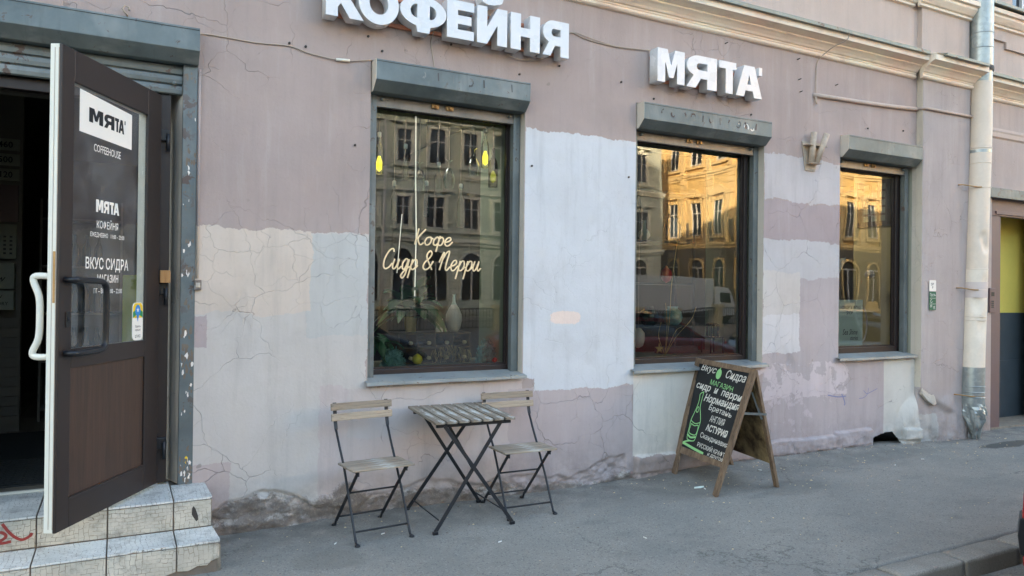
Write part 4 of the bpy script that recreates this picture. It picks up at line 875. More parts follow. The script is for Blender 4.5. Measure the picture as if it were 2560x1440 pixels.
# ------------------------------------------------------------------ folding chairs and table
def chair(loc, rz, label, src=None):
    if src: t = dup(src); t.location = loc; t.rotation_euler = (0, 0, rz); t["label"] = label; return t
    t = thing("folding_chair", label, "chair", loc, rz, "folding bistro chairs by the facade")
    for s in (-1, 1):      # long rods: backrest down to the front foot
        x = .188*s
        p = [(x, .205, .845), (x, .185, .74), (x, .17, .66), (x*.99, .105, .56), (x*.98, .02, .46), (x, -.10, .24), (x, -.205, .035), (x, -.225, .012), (x, -.25, .008)]
        mb = MB().bar((x, .205, .852), (x, .172, .665), .006, .026, (0, 1, 0)) if False else MB()
        mb.tube([(x, .172, .67), (x*.99, .115, .58), (x*.98, .03, .46), (x, -.10, .24), (x, -.20, .045), (x, -.217, .014), (x, -.235, .009), (x, -.250, .012)], .0085, 8)
        P_ = [(x, .212, .852), (x, .190, .73), (x, .174, .68), (x, .170, .655)]; wds = [.024, .024, .022, .010]
        vs = []
        for (px, py, pz), wd in zip(P_, wds): vs += [(px-wd/2, py-.004, pz), (px+wd/2, py-.004, pz), (px+wd/2, py+.004, pz), (px-wd/2, py+.004, pz)]
        mb.add(vs, [(i*4+j, i*4+(j+1) % 4, i*4+4+(j+1) % 4, i*4+4+j) for i in range(3) for j in range(4)]+[(3, 2, 1, 0), (12, 13, 14, 15)])
        mb.build("back_leg", M['blacksteel'], t)
        xx = .168*s
        mb = MB().bar((xx, -.178, .448), (xx, .205, .045), .008, .020, (1, 0, 0)).tube([(xx, .205, .05), (xx, .222, .016), (xx, .236, .009), (xx, .252, .012)], .0085, 8)
        mb.box((xx-.004, -.20, .43), (xx+.004, -.155, .457)); mb.build("front_leg", M['blacksteel'], t)
        MB().lathe([(.017, 0), (.019, .006), (.014, .014), (.004, .016)], 10, (x, -.243, 0)).build("rubber_foot", M['black'], t)
        MB().lathe([(.017, 0), (.019, .006), (.014, .014), (.004, .016)], 10, (xx, .246, 0)).build("rubber_foot", M['black'], t)
    for y, z, w_ in ((-.185, .075, .188), (.175, .080, .168), (-.02, .285, .168)): MB().tube([(-w_, y, z), (w_, y, z)], .0065, 8).build("cross_bar", M['blacksteel'], t)
    for s in (-1, 1): MB().bar((s*.176, -.19, .452), (s*.176, .035, .452), .012, .012).build("seat_bracket", M['blacksteel'], t)
    for k, y in enumerate((-.192, -.132, -.074, -.018, .036)):
        o = MB().box((-.215, -.0265, -.007), (.215, .0265, .007)).build("seat_slat", M['seatwood'], t, .003); o.location = (random.uniform(-.002, .002), y, .468+random.uniform(-.001, .001))
    for z, y in ((.825, .196), (.755, .184)):
        mb = MB(); n = 8; vs = []
        for i in range(n+1):
            x = -.222+.444*i/n; c = .016*(1-(x/.222)**2)
            for a, b_ in ((-.008, -.024), (.006, -.024), (.010, .024), (-.004, .024)): vs.append((x, a+c-.010, b_))
        mb.add(vs, [(i*4+j, i*4+(j+1) % 4, i*4+4+(j+1) % 4, i*4+4+j) for i in range(n) for j in range(4)]+[(3, 2, 1, 0), (n*4, n*4+1, n*4+2, n*4+3)])
        o = mb.build("back_slat", M['slatwood'], t, .003); o.location = (0, y, z)
    return t
ch1 = chair((1.515, -.378, 0), R(5.2), "folding slatted wooden chair with black metal legs left of the little table")
ch2 = chair((2.655, -.335, 0), R(-1), "folding slatted wooden chair standing behind the right side of the little table", ch1)
tb = thing("folding_table", "small square folding table with weathered grey slats and crossed black legs", "table", (2.17, -.35, 0), R(-1.5))
tilt = .028
for k in range(7):
    x = -.262+.0873*k
    o = MB().box((-.037, -.290, -.009), (.037, .290, .009)).build("table_slat", M['tablewood'], tb, .003)
    o.location = (x+.005, .0+random.uniform(-.004, .004), .752+random.uniform(-.001, .001)); o.rotation_euler = (R(2.8), 0, random.uniform(-.006, .006))
for y in (-.245, .225):
    MB().box((-.27, y-.011, .714+y*.05), (.285, y+.011, .740+y*.05)).build("top_rail", M['blacksteel'], tb, .002)
for y, s in ((-.262, 1), (.262, 1)):
    yf = -.25 if y < 0 else .20
    for d in (1, -1):
        a = (-.285*d, y-.03*(1 if y < 0 else -1), .018); b_ = (.215*d, yf+.012*d, .725+yf*.05)
        mb = MB().bar(a, b_, .010, .024, (1, 0, 0))
        mb.build("leg", M['blacksteel'], tb)
        MB().box((a[0]-.018, a[1]-.012, 0), (a[0]+.018, a[1]+.012, .022)).build("rubber_foot", M['black'], tb, .003)
for x in (-.25, .25):
    MB().tube([(x, -.262, .085), (x, .262, .085)], .005, 6).build("tie_rod", M['blacksteel'], tb)
MB().bar((-.06, .19, .72), (.02, -.19, .40), .010, .018, (1, 0, 0)).build("stay_bar", M['blacksteel'], tb)

# ------------------------------------------------------------------ chalkboard A-sign
U_ = Vector((-.194, -.981, 0)); V_ = Vector((.296, -.058, .954)); N_ = Vector((-.935, .185, .301)); O_ = Vector((4.377, -.053, 0))
ab = thing("sandwich_board", "wooden folding chalkboard sign with white and green hand lettering and a bottle drawing", "sandwich board", (4.66, -.40, 0))
AO = Vector((4.66, -.40, 0))
def S(u, v, h=0.0): return O_+U_*u+V_*v+N_*h-AO
def sboard(poly, h0, h1, nm, mat, bev=.002): mb = MB(); mb.prism(poly, lambda p: S(p[0], p[1], h1), lambda p: S(p[0], p[1], h0)); return mb.build(nm, mat, ab, bev)
sboard([(-.010, -.002), (.048, .012), (-.095, 1.085), (-.160, 1.085)], -.014, .010, "frame_stile", M['framewood'])
sboard([(.662, .008), (.718, -.004), (.772, 1.066), (.700, 1.068)], -.014, .010, "frame_stile", M['framewood'])
sboard([(-.094, 1.036), (.698, 1.030), (.698, 1.074), (-.096, 1.083)], -.012, .0085, "top_rail", M['framewood'])
sboard([(.022, .216), (.672, .232), (.676, .278), (.014, .276)], -.012, .0085, "bottom_rail", M['framewood'])
bd = sboard([(.004, .262), (.682, .264), (.706, 1.045), (-.10, 1.05)], -.008, -.001, "chalkboard", M['chalk'], 0)
def stext(body, mat, u0, v0, u1, v1, h, bold=.0, shear=0.0):
    W = math.hypot(u1-u0, v1-v0); Ud = (S(u1, v1)-S(u0, v0)).normalized()
    return put_text(body, "board_text", mat, bd, S(u0, v0, .0006), Ud, V_.copy(), W, h, bold, shear)
W_, G_ = M['chalkw'], M['chalkg']
stext("Вкус", W_, -.035, .965, .215, .955, .078, .006, .3); stext("Сидра", W_, .375, .935, .668, .925, .092, .006, .3)
stext("МАГАЗИН", G_, .175, .872, .530, .848, .046, .004)
stext("сидр  и  перри", W_, -.028, .800, .682, .768, .066, .014, .2)
stext("Нормандия", W_, .150, .700, .690, .690, .086, .018, .25)
stext("Бретань", W_, .262, .642, .612, .625, .062, .004, .1)
stext("АНГЛИЯ", W_, .322, .560, .545, .555, .058, .004, .1)
stext("АСТУРИЯ", W_, .302, .478, .625, .470, .060, .028)
stext("Скандинавия", W_, .250, .398, .672, .385, .056, .003)
stext("РУССКИЙ КРАФТ", W_, .245, .322, .668, .312, .052, .006)
stext("и другое", W_, .428, .272, .662, .270, .036, .003, .2)
def draw(pts, mat, wd=.009, nm="board_drawing"):
    mb = MB(); k = [0]
    def f(p): k[0] += 1; return S(p.x, p.y, .0004+.00003*((k[0]//4) % 9))
    ribbon(pts, wd, f, mb); return mb.build(nm, mat, bd, fixn=False)
draw([(.075, .775), (.115, .790), (.118, .74), (.125, .66), (.165, .59), (.192, .53), (.190, .45), (.185, .372), (.15, .352), (.08, .352), (.055, .372), (.045, .47), (.042, .53), (.062, .60), (.078, .66), (.080, .72), (.070, .76), (.075, .775)], G_)
draw([(.100, .655), (.115, .640), (.112, .612), (.095, .605), (.083, .622), (.088, .645), (.100, .655)], G_, .008)
draw([(.046, .52), (.12, .505), (.19, .525)], G_, .007); draw([(.062, .495), (.062, .42), (.12, .405), (.178, .418), (.178, .495), (.12, .485), (.062, .495)], G_, .008); draw([(.05, .395), (.11, .378), (.18, .392)], G_, .016)
draw([(.010, .312), (.10, .305), (.20, .296), (.36, .285)], G_, .022); draw([(.10, .345), (.05, .330), (.010, .312)], G_, .014); draw([(.14, .35), (.09, .342), (.02, .318)], G_, .010)
ap = MB(); ap.add([S(p[0], p[1], .0007) for p in arc(.265, .975, .040, .046, 0, 360, 20)[:-1]], [tuple(range(20))]); ap.build("board_apple", G_, bd, fixn=False); draw([(.262, 1.01), (.268, 1.03), (.285, 1.038)], G_, .010)
# rear leg frame with aged hardboard
RA, RB = Vector((5.07, -.057, 0))-AO, Vector((4.932, -.751, 0))-AO
TA, TB = S(-.120, 1.078, -.022), S(.742, 1.062, -.022)
ub = (TB-TA).normalized()
def bk(s, t): a = RA.lerp(RB, s); b_ = TA.lerp(TB, s); return a.lerp(b_, t)
nb = (RB-RA).cross(TA-RA).normalized()
if nb.x < 0: nb = -nb
def bboard(poly, h0, h1, nm, mat, bev=.002): mb = MB(); mb.prism(poly, lambda p: bk(*p)+nb*h1, lambda p: bk(*p)+nb*h0); return mb.build(nm, mat, ab, bev)
bboard([(0, 0), (.075, 0), (.065, 1), (0, 1)], -.012, .012, "rear_stile", M['framewood']); bboard([(.928, 0), (1, 0), (1, 1), (.938, 1)], -.012, .012, "rear_stile", M['framewood'])
bboard([(.066, .95), (.937, .95), (.937, .995), (.066, .995)], -.010, .010, "rear_rail", M['framewood'])
bboard([(.05, .215), (.95, .215), (.95, .96), (.05, .96)], -.021, -.014, "rear_panel", M['hard'], 0)
p0 = S(.725, .70, .0)+Vector((0, -.018, 0)); p1 = bk(1.0, .64)+Vector((0, -.02, .0))
MB().bar(p0, p1, .003, .020).build("stay_strap", M['rail'], ab); MB().tube([p0+Vector((0, .012, 0)), p0+Vector((0, -.008, 0))], .009, 8).build("strap_screw", M['brass'], ab)
MB().bar(bk(.90, .82)+nb*-.025, bk(.98, .60)+nb*-.025, .003, .018).build("stay_strap", M['rail'], ab)

# ------------------------------------------------------------------ downpipe
dp = thing("downpipe", "tall dented downpipe, galvanised on top, cream painted below, crumpled zinc outlet", "downpipe", (8.76, -.08, 0))
def pc(z):
    t = max(0, min(1, (3.6-z)/3.0)); return Vector((8.868-.125*t-8.76, -.115+.08, z))
def pseg(z0, z1, r_, mat, nm, dent=0, n=28, ds=.05):
    k = max(2, int((z1-z0)/ds)); mb = MB(); vs = []
    for i in range(k+1):
        z = z0+(z1-z0)*i/k; c = pc(z)
        for j in range(n):
            a = 2*math.pi*j/n; q = r_*(1+.006*mnoise.noise(Vector((math.cos(a)*2, math.sin(a)*2, z*3)))); v = Vector((c.x+q*math.cos(a), c.y+q*math.sin(a), z))
            if dent:
                for (dz, da, amp, sz) in ((2.30, -2.0, .030, .10), (2.20, -1.7, .026, .08), (1.80, -1.6, .018, .10), (1.28, -1.9, .020, .16), (1.55, -2.4, .022, .12)):
                    dd = math.hypot((z-dz)/sz, (math.atan2(math.sin(a-da), math.cos(a-da)))/.5)
                    if dd < 1: f = (1-dd*dd); v.x -= math.cos(a)*amp*f; v.y -= math.sin(a)*amp*f
            vs.append(v)
    mb.add(vs, [(i*n+j, i*n+(j+1) % n, (i+1)*n+(j+1) % n, (i+1)*n+j) for i in range(k) for j in range(n)], True)
    return mb.build(nm, mat, dp)
def ring(z, r_=.1255, mat=None, h=.006):
    c = pc(z); MB().lathe([(r_-.004, z-h), (r_, z-h*.4), (r_, z+h*.4), (r_-.004, z+h)], 28, (c.x, c.y, 0), caps=False).build("bead", mat or M['pipe'], dp)
pseg(4.27, 9, .126, M['galv'], "upper_pipe"); pseg(4.12, 4.30, .119, M['galv'], "collar"); pseg(3.335, 4.13, .1205, M['pipe'], "painted_pipe", ds=.08)
pseg(3.30, 3.335, .1215, M['galv'], "bare_band"); pseg(1.94, 3.30, .1205, M['pipe'], "painted_pipe", dent=1, ds=.025); pseg(.80, 1.95, .1225, M['pipe2'], "patched_pipe", dent=1, ds=.025)
pseg(1.62, 1.80, .1245, M['pipeg'], "sleeve", ds=.04)
pseg(.40, .82, .1265, M['galv'], "lower_pipe")
for z in (4.693, 4.52): ring(z, .131, M['galv'])
for z in (3.355, 3.18, 1.95, 1.40, 1.36): ring(z, .1255, M['pipe'])
for z in (.60, .535, .475): ring(z, .1315, M['galv'])
MB().lathe([(.128, 4.25), (.133, 4.27), (.133, 4.29), (.128, 4.31)], 28, (pc(4.28).x, pc(4.28).y, 0), caps=False).build("bead", M['dcable'], dp)
# ragged paint edge on the upper steel
mb = MB(); vs = []; n = 28; c = pc(4.1)
# crumpled outlet
mb = MB(); n = 28; vs = []; levels = 12
for i in range(levels+1):
    t = i/levels; z = .405-.40*t; c = pc(z)
    for j in range(n):
        a = 2*math.pi*j/n; rx = .1275*(1-.66*max(0, t-.45)/.55)+(.03*math.exp(-((t-.33)/.12)**2) if math.cos(a) > .2 else 0); ry = .1275*(1-.80*max(0, t-.40)/.6)
        q = mnoise.noise(Vector((math.cos(a)*2.2, math.sin(a)*2.2, t*4)))*.042*min(1, t*5); vs.append((c.x+(rx+q)*math.cos(a)+.03*t, c.y+(ry+q)*math.sin(a)-.02*t, z+.035*math.sin(a*3)*t*(1 if i < levels else 1.3)))
mb.add(vs, [(i*n+j, (i+1)*n+j, (i+1)*n+(j+1) % n, i*n+(j+1) % n) for i in range(levels) for j in range(n)]); mb.build("crumpled_outlet", M['galv'], dp)
for z, x0 in ((2.905, 8.52), (1.72, 8.50), (.50, 8.47)):
    c = pc(z); y = c.y
    MB().tube([(x0-8.76, -.07+.08, z+.01), (x0-8.76+.02, -.11+.08, z+.01), (c.x-.12, c.y-.06, z-.01), (c.x-.09, c.y-.09, z-.012)], .007, 8).build("bracket_pin", M['brass'], dp)
    ring(z-.01, .1272, M['brass'] if z < 1 else M['pipe'], .004)

# ------------------------------------------------------------------ small things on the facade
fh = thing("flag_holder", "rusty cream flagpole holder with two short tubes beside the small window", "flag holder", (6.16, 0, 3.05))
mb = MB(); mb.prism([(-.13, .12), (.15, .12), (.06, -.17), (-.08, -.17)], lambda p: Vector((p[0], -.012, p[1])), lambda p: Vector((p[0], -.002, p[1]))); mb.build("back_plate", M['holder'], fh, .002)
MB().box((-.125, -.085, .075), (.155, -.010, .083)).build("bracket", M['holder'], fh, .002); MB().box((-.075, -.085, -.105), (.07, -.010, -.098)).build("bracket", M['holder'], fh, .002)
for a, b_ in (((-.045, -.052, -.10), (-.02, -.062, .21)), ((.02, -.055, -.10), (.12, -.10, .20))):
    d = Vector(b_)-Vector(a); MB().tube([a, Vector(a)+d], .030, 14, caps=True).build("socket_tube", M['holder'], fh)
lb = thing("number_sticker", "narrow white and green scribbled sticker plate on the pilaster", "sticker", (8.05, -.074, 1.64))
lb.location.y = -.078
MB().prism(rrect(-.06, .06, .045, .17, .015), lambda p: Vector((p[0], -.002, p[1])), lambda p: Vector((p[0], 0, p[1]))).build("white_part", M['paper'], lb)
MB().prism(rrect(-.06, .06, -.165, .04, .012), lambda p: Vector((p[0], -.002, p[1])), lambda p: Vector((p[0], 0, p[1]))).build("green_part", M['green'], lb)
for b_, x, z, w_, h, mm in (("SP", -.03, .11, .05, .03, M['ink']), ("F", -.01, .075, .02, .025, M['ink']), ("Пусть", -.05, -.02, .10, .045, M['paper']), ("C-", -.04, -.085, .04, .04, M['paper']), ("09", -.045, -.135, .035, .03, M['paper']), ("15", .01, -.155, .035, .035, M['paper'])):
    put_text(b_, "scribble", mm, lb, (x, -.0025, z), (1, 0, 0), (0, 0, 1), w_, h)
MB().box((-.055, -.0028, -.033), (.055, -.0022, -.030)).box((-.055, -.0028, -.098), (.055, -.0022, -.095)).build("white_line", M['paper'], lb)
mb = MB(); k_ = [0]
def fw_(p): k_[0] += 1; return Vector((p.x, wall_y(p.x, p.y)-.0015-.00004*((k_[0]//4) % 9), p.y))
ribbon([(6.45, .60), (6.60, .575), (6.72, .575)], .012, fw_, mb); ribbon([(6.66, .60), (6.69, .55), (6.71, .50), (6.70, .485)], .014, fw_, mb)
tag(mb.build("scrawl", M['blueink'], fixn=False), "faded blue T-shaped pen mark low on the mauve wall", "graffiti")
mb = MB(); ribbon([(7.0, .62), (7.05, .585), (7.12, .60), (7.22, .63)], .007, fw_, mb); ribbon([(7.08, .64), (7.06, .58), (7.0, .545), (6.93, .54)], .007, fw_, mb)
tag(mb.build("scrawl", M['blueink'], fixn=False), "faint looping blue scribble low on the wall under the small window", "graffiti")

# ------------------------------------------------------------------ entrance passage at the far right
pg = thing("passage_entrance", "maroon steel doorway with yellow and slate interior at the right edge", "doorway", (9.9, .1, 0))
def PG(a, b_, nm, mat, bev=.003): return MB().box([a[0]-9.9, a[1]-.1, a[2]], [b_[0]-9.9, b_[1]-.1, b_[2]]).build(nm, mat, pg, bev)
PG((9.49, .13, 0), (9.735, .19, 2.64), "steel_leaf", M['maroon']); PG((9.49, .12, 2.64), (10.9, .2, 2.70), "head_rail", M['maroon']); PG((9.49, .13, 2.70), (10.9, .2, 2.92), "transom", M['maroon'])
PG((9.0, .04, 2.85), (11, .16, 2.97), "lintel_board", M['railw']); PG((9.60, .105, 2.66), (10.9, .135, 2.70), "head_strip", M['maroon'])
PG((9.74, .55, 1.42), (12.0, .66, 3.2), "yellow_wall", M['yellowwall'])
PG((9.74, .54, -.05), (12.0, .66, .78), "dado", M['darktile']); PG((9.74, .545, .78), (12.0, .66, 1.42), "tile_band", M['darktile'])
PG((9.2, .45, 2.98), (12, 2.3, 3.1), "ceiling", M['yellowwall']); PG((9.2, .11, -.1), (12, 2.3, .012), "threshold", M['concrete'])
ic = thing("intercom", "brownish door intercom keypad beside the maroon steel door", "intercom", (9.485, .09, 1.59))
MB().box((-.06, -.012, -.15), (.06, .03, .15)).build("plate", M['maroon'], ic, .006)
for r_ in range(4):
    for c_ in range(3): MB().box((-.025+.02*c_-.006, -.016, -.02-.024*r_), (-.025+.02*c_+.006, -.012, -.005-.024*r_)).build("key", M['graysteel'], ic)
MB().box((-.03, -.014, .05), (.03, -.011, .10)).build("speaker", M['ink'], ic)

# ------------------------------------------------------------------ interior
def struct(mb, nm, mat, parent=None): return tag(mb.build(nm, mat, parent), kind='structure')
struct(MB().box((-2.5, .17, .30), (8.6, 7.1, LZ)), "interior_floor", M['floor']); struct(MB().box((-2.5, .36, 3.42), (8.6, 7.1, 3.6)), "interior_ceiling", M['innerd'])
struct(MB().box((-2.5, 7.0, .3), (8.6, 7.1, 3.5)), "interior_back_wall", M['innerd']); struct(MB().box((-2.45, .3, .3), (-2.35, 7, 3.5)), "interior_side_wall", M['innerd'])
struct(MB().box((1.15, .4, .3), (1.25, 7, 3.5)), "interior_partition", M['innerd']); struct(MB().box((3.35, .7, .3), (3.45, 7, 3.5)), "interior_partition", M['innerd']); struct(MB().box((6.05, .7, .3), (6.15, 7, 3.5)), "interior_partition", M['innerd'])
# thick masonry inside the facade: reveals and lintels around each window
mb = MB(); mb2 = MB(); mb3 = MB()
for i, (a, b_, c, d) in enumerate(OPEN[1:]):
    t_ = (mb, mb2, mb3)[i]
    t_.add([(b_-.02, .19, c-.02), (b_-.02+.0, .78, c-.02), (b_-.02, .78, 3.3), (b_-.02, .19, 3.3)], [(0, 1, 2, 3)]); t_.add([(a+.02, .19, c), (a+.02, .78, c), (a+.02, .78, 3.3), (a+.02, .19, 3.3)], [(0, 1, 2, 3)])
mb.build("inner_reveal", M['greenw'], bld, fixn=False); mb2.build("inner_reveal", M['greenw'], bld, fixn=False); mb3.build("inner_reveal", M['yelreveal'], bld, fixn=False)
mb = MB()
for x0, x1 in ((1.25, 1.58), (2.88, 3.96), (5.53, 6.59), (7.86, 8.6)): mb.box((x0, .05, .36), (x1, .76, 3.4))
for a, b_, c, d in OPEN[1:]: mb.box((a-.02, .21, .36), (b_+.02, .76, c-.02)); mb.box((a-.02, .12, 3.06), (b_+.02, .76, 3.42))
mb.box((.50, .05, .36), (1.14, .4, 3.4)).box((-.9, .15, 3.06), (.5, .4, 3.42)).box((.30, .40, .36), (1.14, .45, 3.42)); mb.build("masonry_core", M['inner'], bld)
mb = MB()
for (a, b_, c, d) in OPEN[1:]: mb.box((a+.0, .205, c-.01), (b_, .80, 1.033))
mb.build("display_ledge", M['inner'], bld)
# seen through the open door
mt = tag(MB().box((-1.3, .36, LZ+.001), (.20, 2.38, LZ+.012)).build("door_mat", M['mat']), "dark ribbed rubber mat just inside the open door", "door mat")
mb = MB()
for r_ in range(26):
    for c_ in range(24):
        x = -1.28+c_*.062+(.03 if r_ % 2 else 0); y = .40+r_*.030
        if x < .17: mb.box((x, y, LZ+.012), (x+.046, y+.016, LZ+.019))
tag(mb.build("mat_rib", M['mat'], mt), kind="stuff")
tag(MB().box((-1.3, .17, LZ+.0), (.22, .20, LZ+.014)).build("threshold_strip", M['whitepvc'], bld))
mb = MB()
for x in (-1.45, -.84, -.23): mb.box((x-.003, 2.4, LZ+.0005), (x+.003, 7, LZ+.002))
for y in (3.3, 4.3, 5.3, 6.3): mb.box((-2.3, y-.003, LZ+.0005), (1.2, y+.003, LZ+.0015))
struct(mb, "floor_joint", M['grout'])
struct(MB().box((-1.75, 2.52, LZ), (-.765, 2.62, 3.42)), "interior_brick_wall", M['innerw'])
mb = MB()
for r_ in range(11): mb.box((-1.75, 2.508, LZ+.06+.085*r_), (-.77, 2.521, LZ+.06+.085*r_+.078))
tag(mb.build("white_bricks", M['innerw']), kind="structure")
pb = thing("price_board", "white menu price strips with black numbers hanging inside the doorway", "price board", (-1.0, 2.50, 2.7))
for k, (t_, z) in enumerate((("80/460", .10), ("00/500", -.03), ("120", -.16))):
    MB().box((-.4, -.02, z), (.215, .0, z+.10)).build("price_strip", M['inner'], pb, .002)
    w_ = .20 if k < 2 else .09; put_text(t_, "price", M['ink'], pb, (.165-w_, -.0215, z+.022), (1, 0, 0), (0, 0, 1), w_, .055, .02)
def ithing(nm, label, cat, mb, mat, bev=0): return tag(mb.build(nm, mat, None, bev), label, cat)
ithing("poster", "dark red and black framed poster inside the doorway", "poster", MB().box((-1.35, 2.480, 2.18), (-.79, 2.505, 2.50)), M['maroon'])
cal = ithing("wall_calendar", "pale wall calendar sheet inside the doorway under the dark poster", "calendar", MB().box((-1.2, 2.485, 1.86), (-.80, 2.505, 2.16)), M['inner'])
mb = MB()
for r_ in range(5):
    for c_ in range(7): mb.box((-1.12+.045*c_, 2.4835, 1.90+.036*r_), (-1.10+.045*c_, 2.485, 1.916+.036*r_))
tag(mb.build("printed_dates", M['ink'], cal), kind="stuff")
bx = ithing("card_box", "white cardboard box with thin handwriting stacked inside the doorway", "box", MB().box((-1.35, 2.36, 1.60), (-.80, 2.50, 1.82)), M['inner'], .004)
put_text("Slow", "box_text", M['ink'], bx, (-1.02, 2.3585, 1.66), (1, 0, 0), (0, 0, 1), .16, .06, 0, .3)
bx = ithing("card_box", "white cardboard box printed FOLLOW YOUR OWN STORY inside the doorway", "box", MB().box((-1.35, 2.36, 1.42), (-.80, 2.50, 1.585)), M['inner'], .004)
put_text("FOLLOW", "box_text", M['ink'], bx, (-1.08, 2.3585, 1.52), (1, 0, 0), (0, 0, 1), .20, .03, .005); put_text("YOUR OWN STORY", "box_text", M['ink'], bx, (-1.20, 2.3585, 1.46), (1, 0, 0), (0, 0, 1), .36, .03, .005)
sh = thing("shelf_unit", "grey shelf unit with dim bottles in the back of the doorway", "shelf", (-.55, 3.0, LZ))
MB().box((-.12, 0, 0), (-.10, .35, 2.1)).box((.55, 0, 0), (.57, .35, 2.1)).build("shelf_side", M['innerw'], sh)
for z in (.1, .55, 1.0, 1.45, 1.9): MB().box((-.10, 0, z), (.55, .35, z+.02)).build("shelf_board", M['innerw'], sh)
btl = [(.036, 0), (.038, .02), (.038, .17), (.030, .20), (.014, .24), (.013, .29), (.016, .295), (.016, .305)]
first = None
for k, z in enumerate((.57, 1.02, 1.47)):
    for c_ in range(5):
        if first is None: o = MB().lathe(btl, 12).build("bottle", M['bottled']); first = o
        else: o = dup(first)
        o.location = (-.59+.1*c_, 3.12, LZ+z); tag(o, "dim bottle on the %s shelf of the doorway unit, %s from the left" % (("low", "middle", "high")[k], ("first", "second", "third", "fourth", "fifth")[c_]), "bottle", "bottles on the doorway shelf")
tl = thing("tube_light", "pale tube light hanging below the ceiling just inside the doorway", "lamp", (-.9, 1.1, 3.0))
MB().tube([(-.5, 0, 0), (.45, 0, 0)], .018, 8).build("tube", M['innerw'], tl); MB().box((-.5, -.03, .03), (.45, .03, .07)).build("fitting", M['paper'], tl)
cb_ = ithing("slab", "lime green cabinet standing in for a reflection in the glass of the open door", "slab", MB().box((.02, 1.25, LZ), (.5, 1.6, 1.72)), M['lime'], .006)  # lime box added inside to imitate a reflection in the door pane

for x, y, lb in ((2.0, 1.1, "first"), (4.7, 1.35, "second"), (7.0, 1.2, "third")):  # unseen lamps added to brighten the rooms behind the panes
    t = thing("ceiling_fill_lamp", "round ceiling fill lamp added out of view in the room behind the %s window" % lb, "lamp", (x, y, 3.36))
    MB().lathe([(.20, -.05), (.20, .0)], 20).build("shade_rim", M['paper'], t); MB().lathe([(.01, -.052), (.19, -.052), (.19, -.05), (.01, -.05)], 20).build("diffuser", M['ceil'], t)
# behind the first window
def hang(top, at, length, kind):
    x, z = at; return [(0, 0, top-z), (0, 0, length)]
def cord(par, z1, r_=.0018): MB().tube([(0, 0, 3.06-par.location.z), (0, 0, z1)], r_, 5).build("cord", M['cable'], par)
bp_ = lambda h, r_: [(r_*.97, 0), (r_, .01), (r_, h*.55), (r_*.8, h*.68), (r_*.38, h*.78), (r_*.34, h*.97), (r_*.42, h)]
YW = .36
def bottle_lamp(x, z0, h, r_, mat, label, cap=True, prof=None, glow=None):
    t = thing("hanging_bottle", label, "hanging bottle", (x, YW, z0)); MB().lathe(prof or bp_(h, r_), 16).build("bottle_glass", M[mat], t)
    cord(t, h)
    if cap: MB().lathe([(.014, h-.012), (.016, h-.006), (.016, h+.022), (.006, h+.03)], 10).build("cap", M['paper'], t)
    if glow: MB().lathe([(.006, glow[0]), (.022, glow[0]+.02), (.024, glow[0]+glow[1]*.6), (.010, glow[0]+glow[1])], 12).build("glowing_bulb", M['ywl'], t)
    return t
gob = [(.030, .232), (.028, .226), (.006, .215), (.005, .17), (.020, .155), (.046, .10), (.050, .06), (.040, .0)]
def goblet(x, z0, label):
    t = thing("hanging_glass", label, "wine glass", (x, YW, z0)); MB().lathe(gob, 18, caps=False).build("bowl", M['clear'], t); cord(t, .232); return t
bottle_lamp(1.775, 2.53, .30, .034, 'clear', "clear hanging bottle with a yellow bulb at the left edge of the first window", glow=(.02, .12))
bottle_lamp(2.69, 2.66, .30, .034, 'clear', "clear hanging bottle with a yellow bulb high on the right of the first window", glow=(.02, .12))
bottle_lamp(2.765, 2.50, .33, .040, 'olive', "dark olive hanging bottle with yellow liquid at the right of the window", cap=False, glow=(.04, .10))
bottle_lamp(2.17, 2.22, .26, .022, 'blueg', "narrow dark blue hanging bottle left of the middle of the first window")
bottle_lamp(2.275, 2.40, .24, .030, 'teal', "teal flask-shaped hanging bottle in the middle of the first window")
bottle_lamp(2.47, 2.15, .33, .032, 'teal', "tall teal hanging bottle reaching lowest in the first window")
bottle_lamp(1.90, 2.18, .28, .024, 'clear', "slim clear hanging bottle near the left of the first window")
bottle_lamp(1.99, 2.50, .26, .020, 'clear', "slim clear hanging tube bottle left of the glowing pole-reflection rod")
goblet(2.365, 2.46, "clear upside-down wine glass hanging lower in the first window"); goblet(2.585, 2.58, "clear upside-down wine glass hanging higher in the first window")
goblet(2.11, 2.42, "clear upside-down wine glass hanging beside the glowing pole-reflection rod")
tb_ = thing("reflection_streak", "thin glowing upright rod standing in for the reflection of a sunlit pole in the first window", "lamp", (2.055, .30, 2.2)); MB().tube([(-.004, 0, .80), (.0, 0, .3), (.010, 0, -.1), (.004, 0, -.62)], .0045, 8).build("tube", M['streakw'], tb_); MB().tube([(-.004, 0, .80), (-.004, 0, .86)], .002, 5).build("cord", M['cable'], tb_)  # glowing rod stands in for a sunlit pole mirrored in the pane
tb_ = thing("reflection_streak", "short slanted glowing rod standing in for a bright reflection at the lower left of the first window", "lamp", (1.92, .30, 2.0)); MB().tube([(.025, 0, .22), (-.01, 0, -.24)], .003, 8).build("tube", M['streakw'], tb_)  # second glowing rod, again in place of a bright reflection
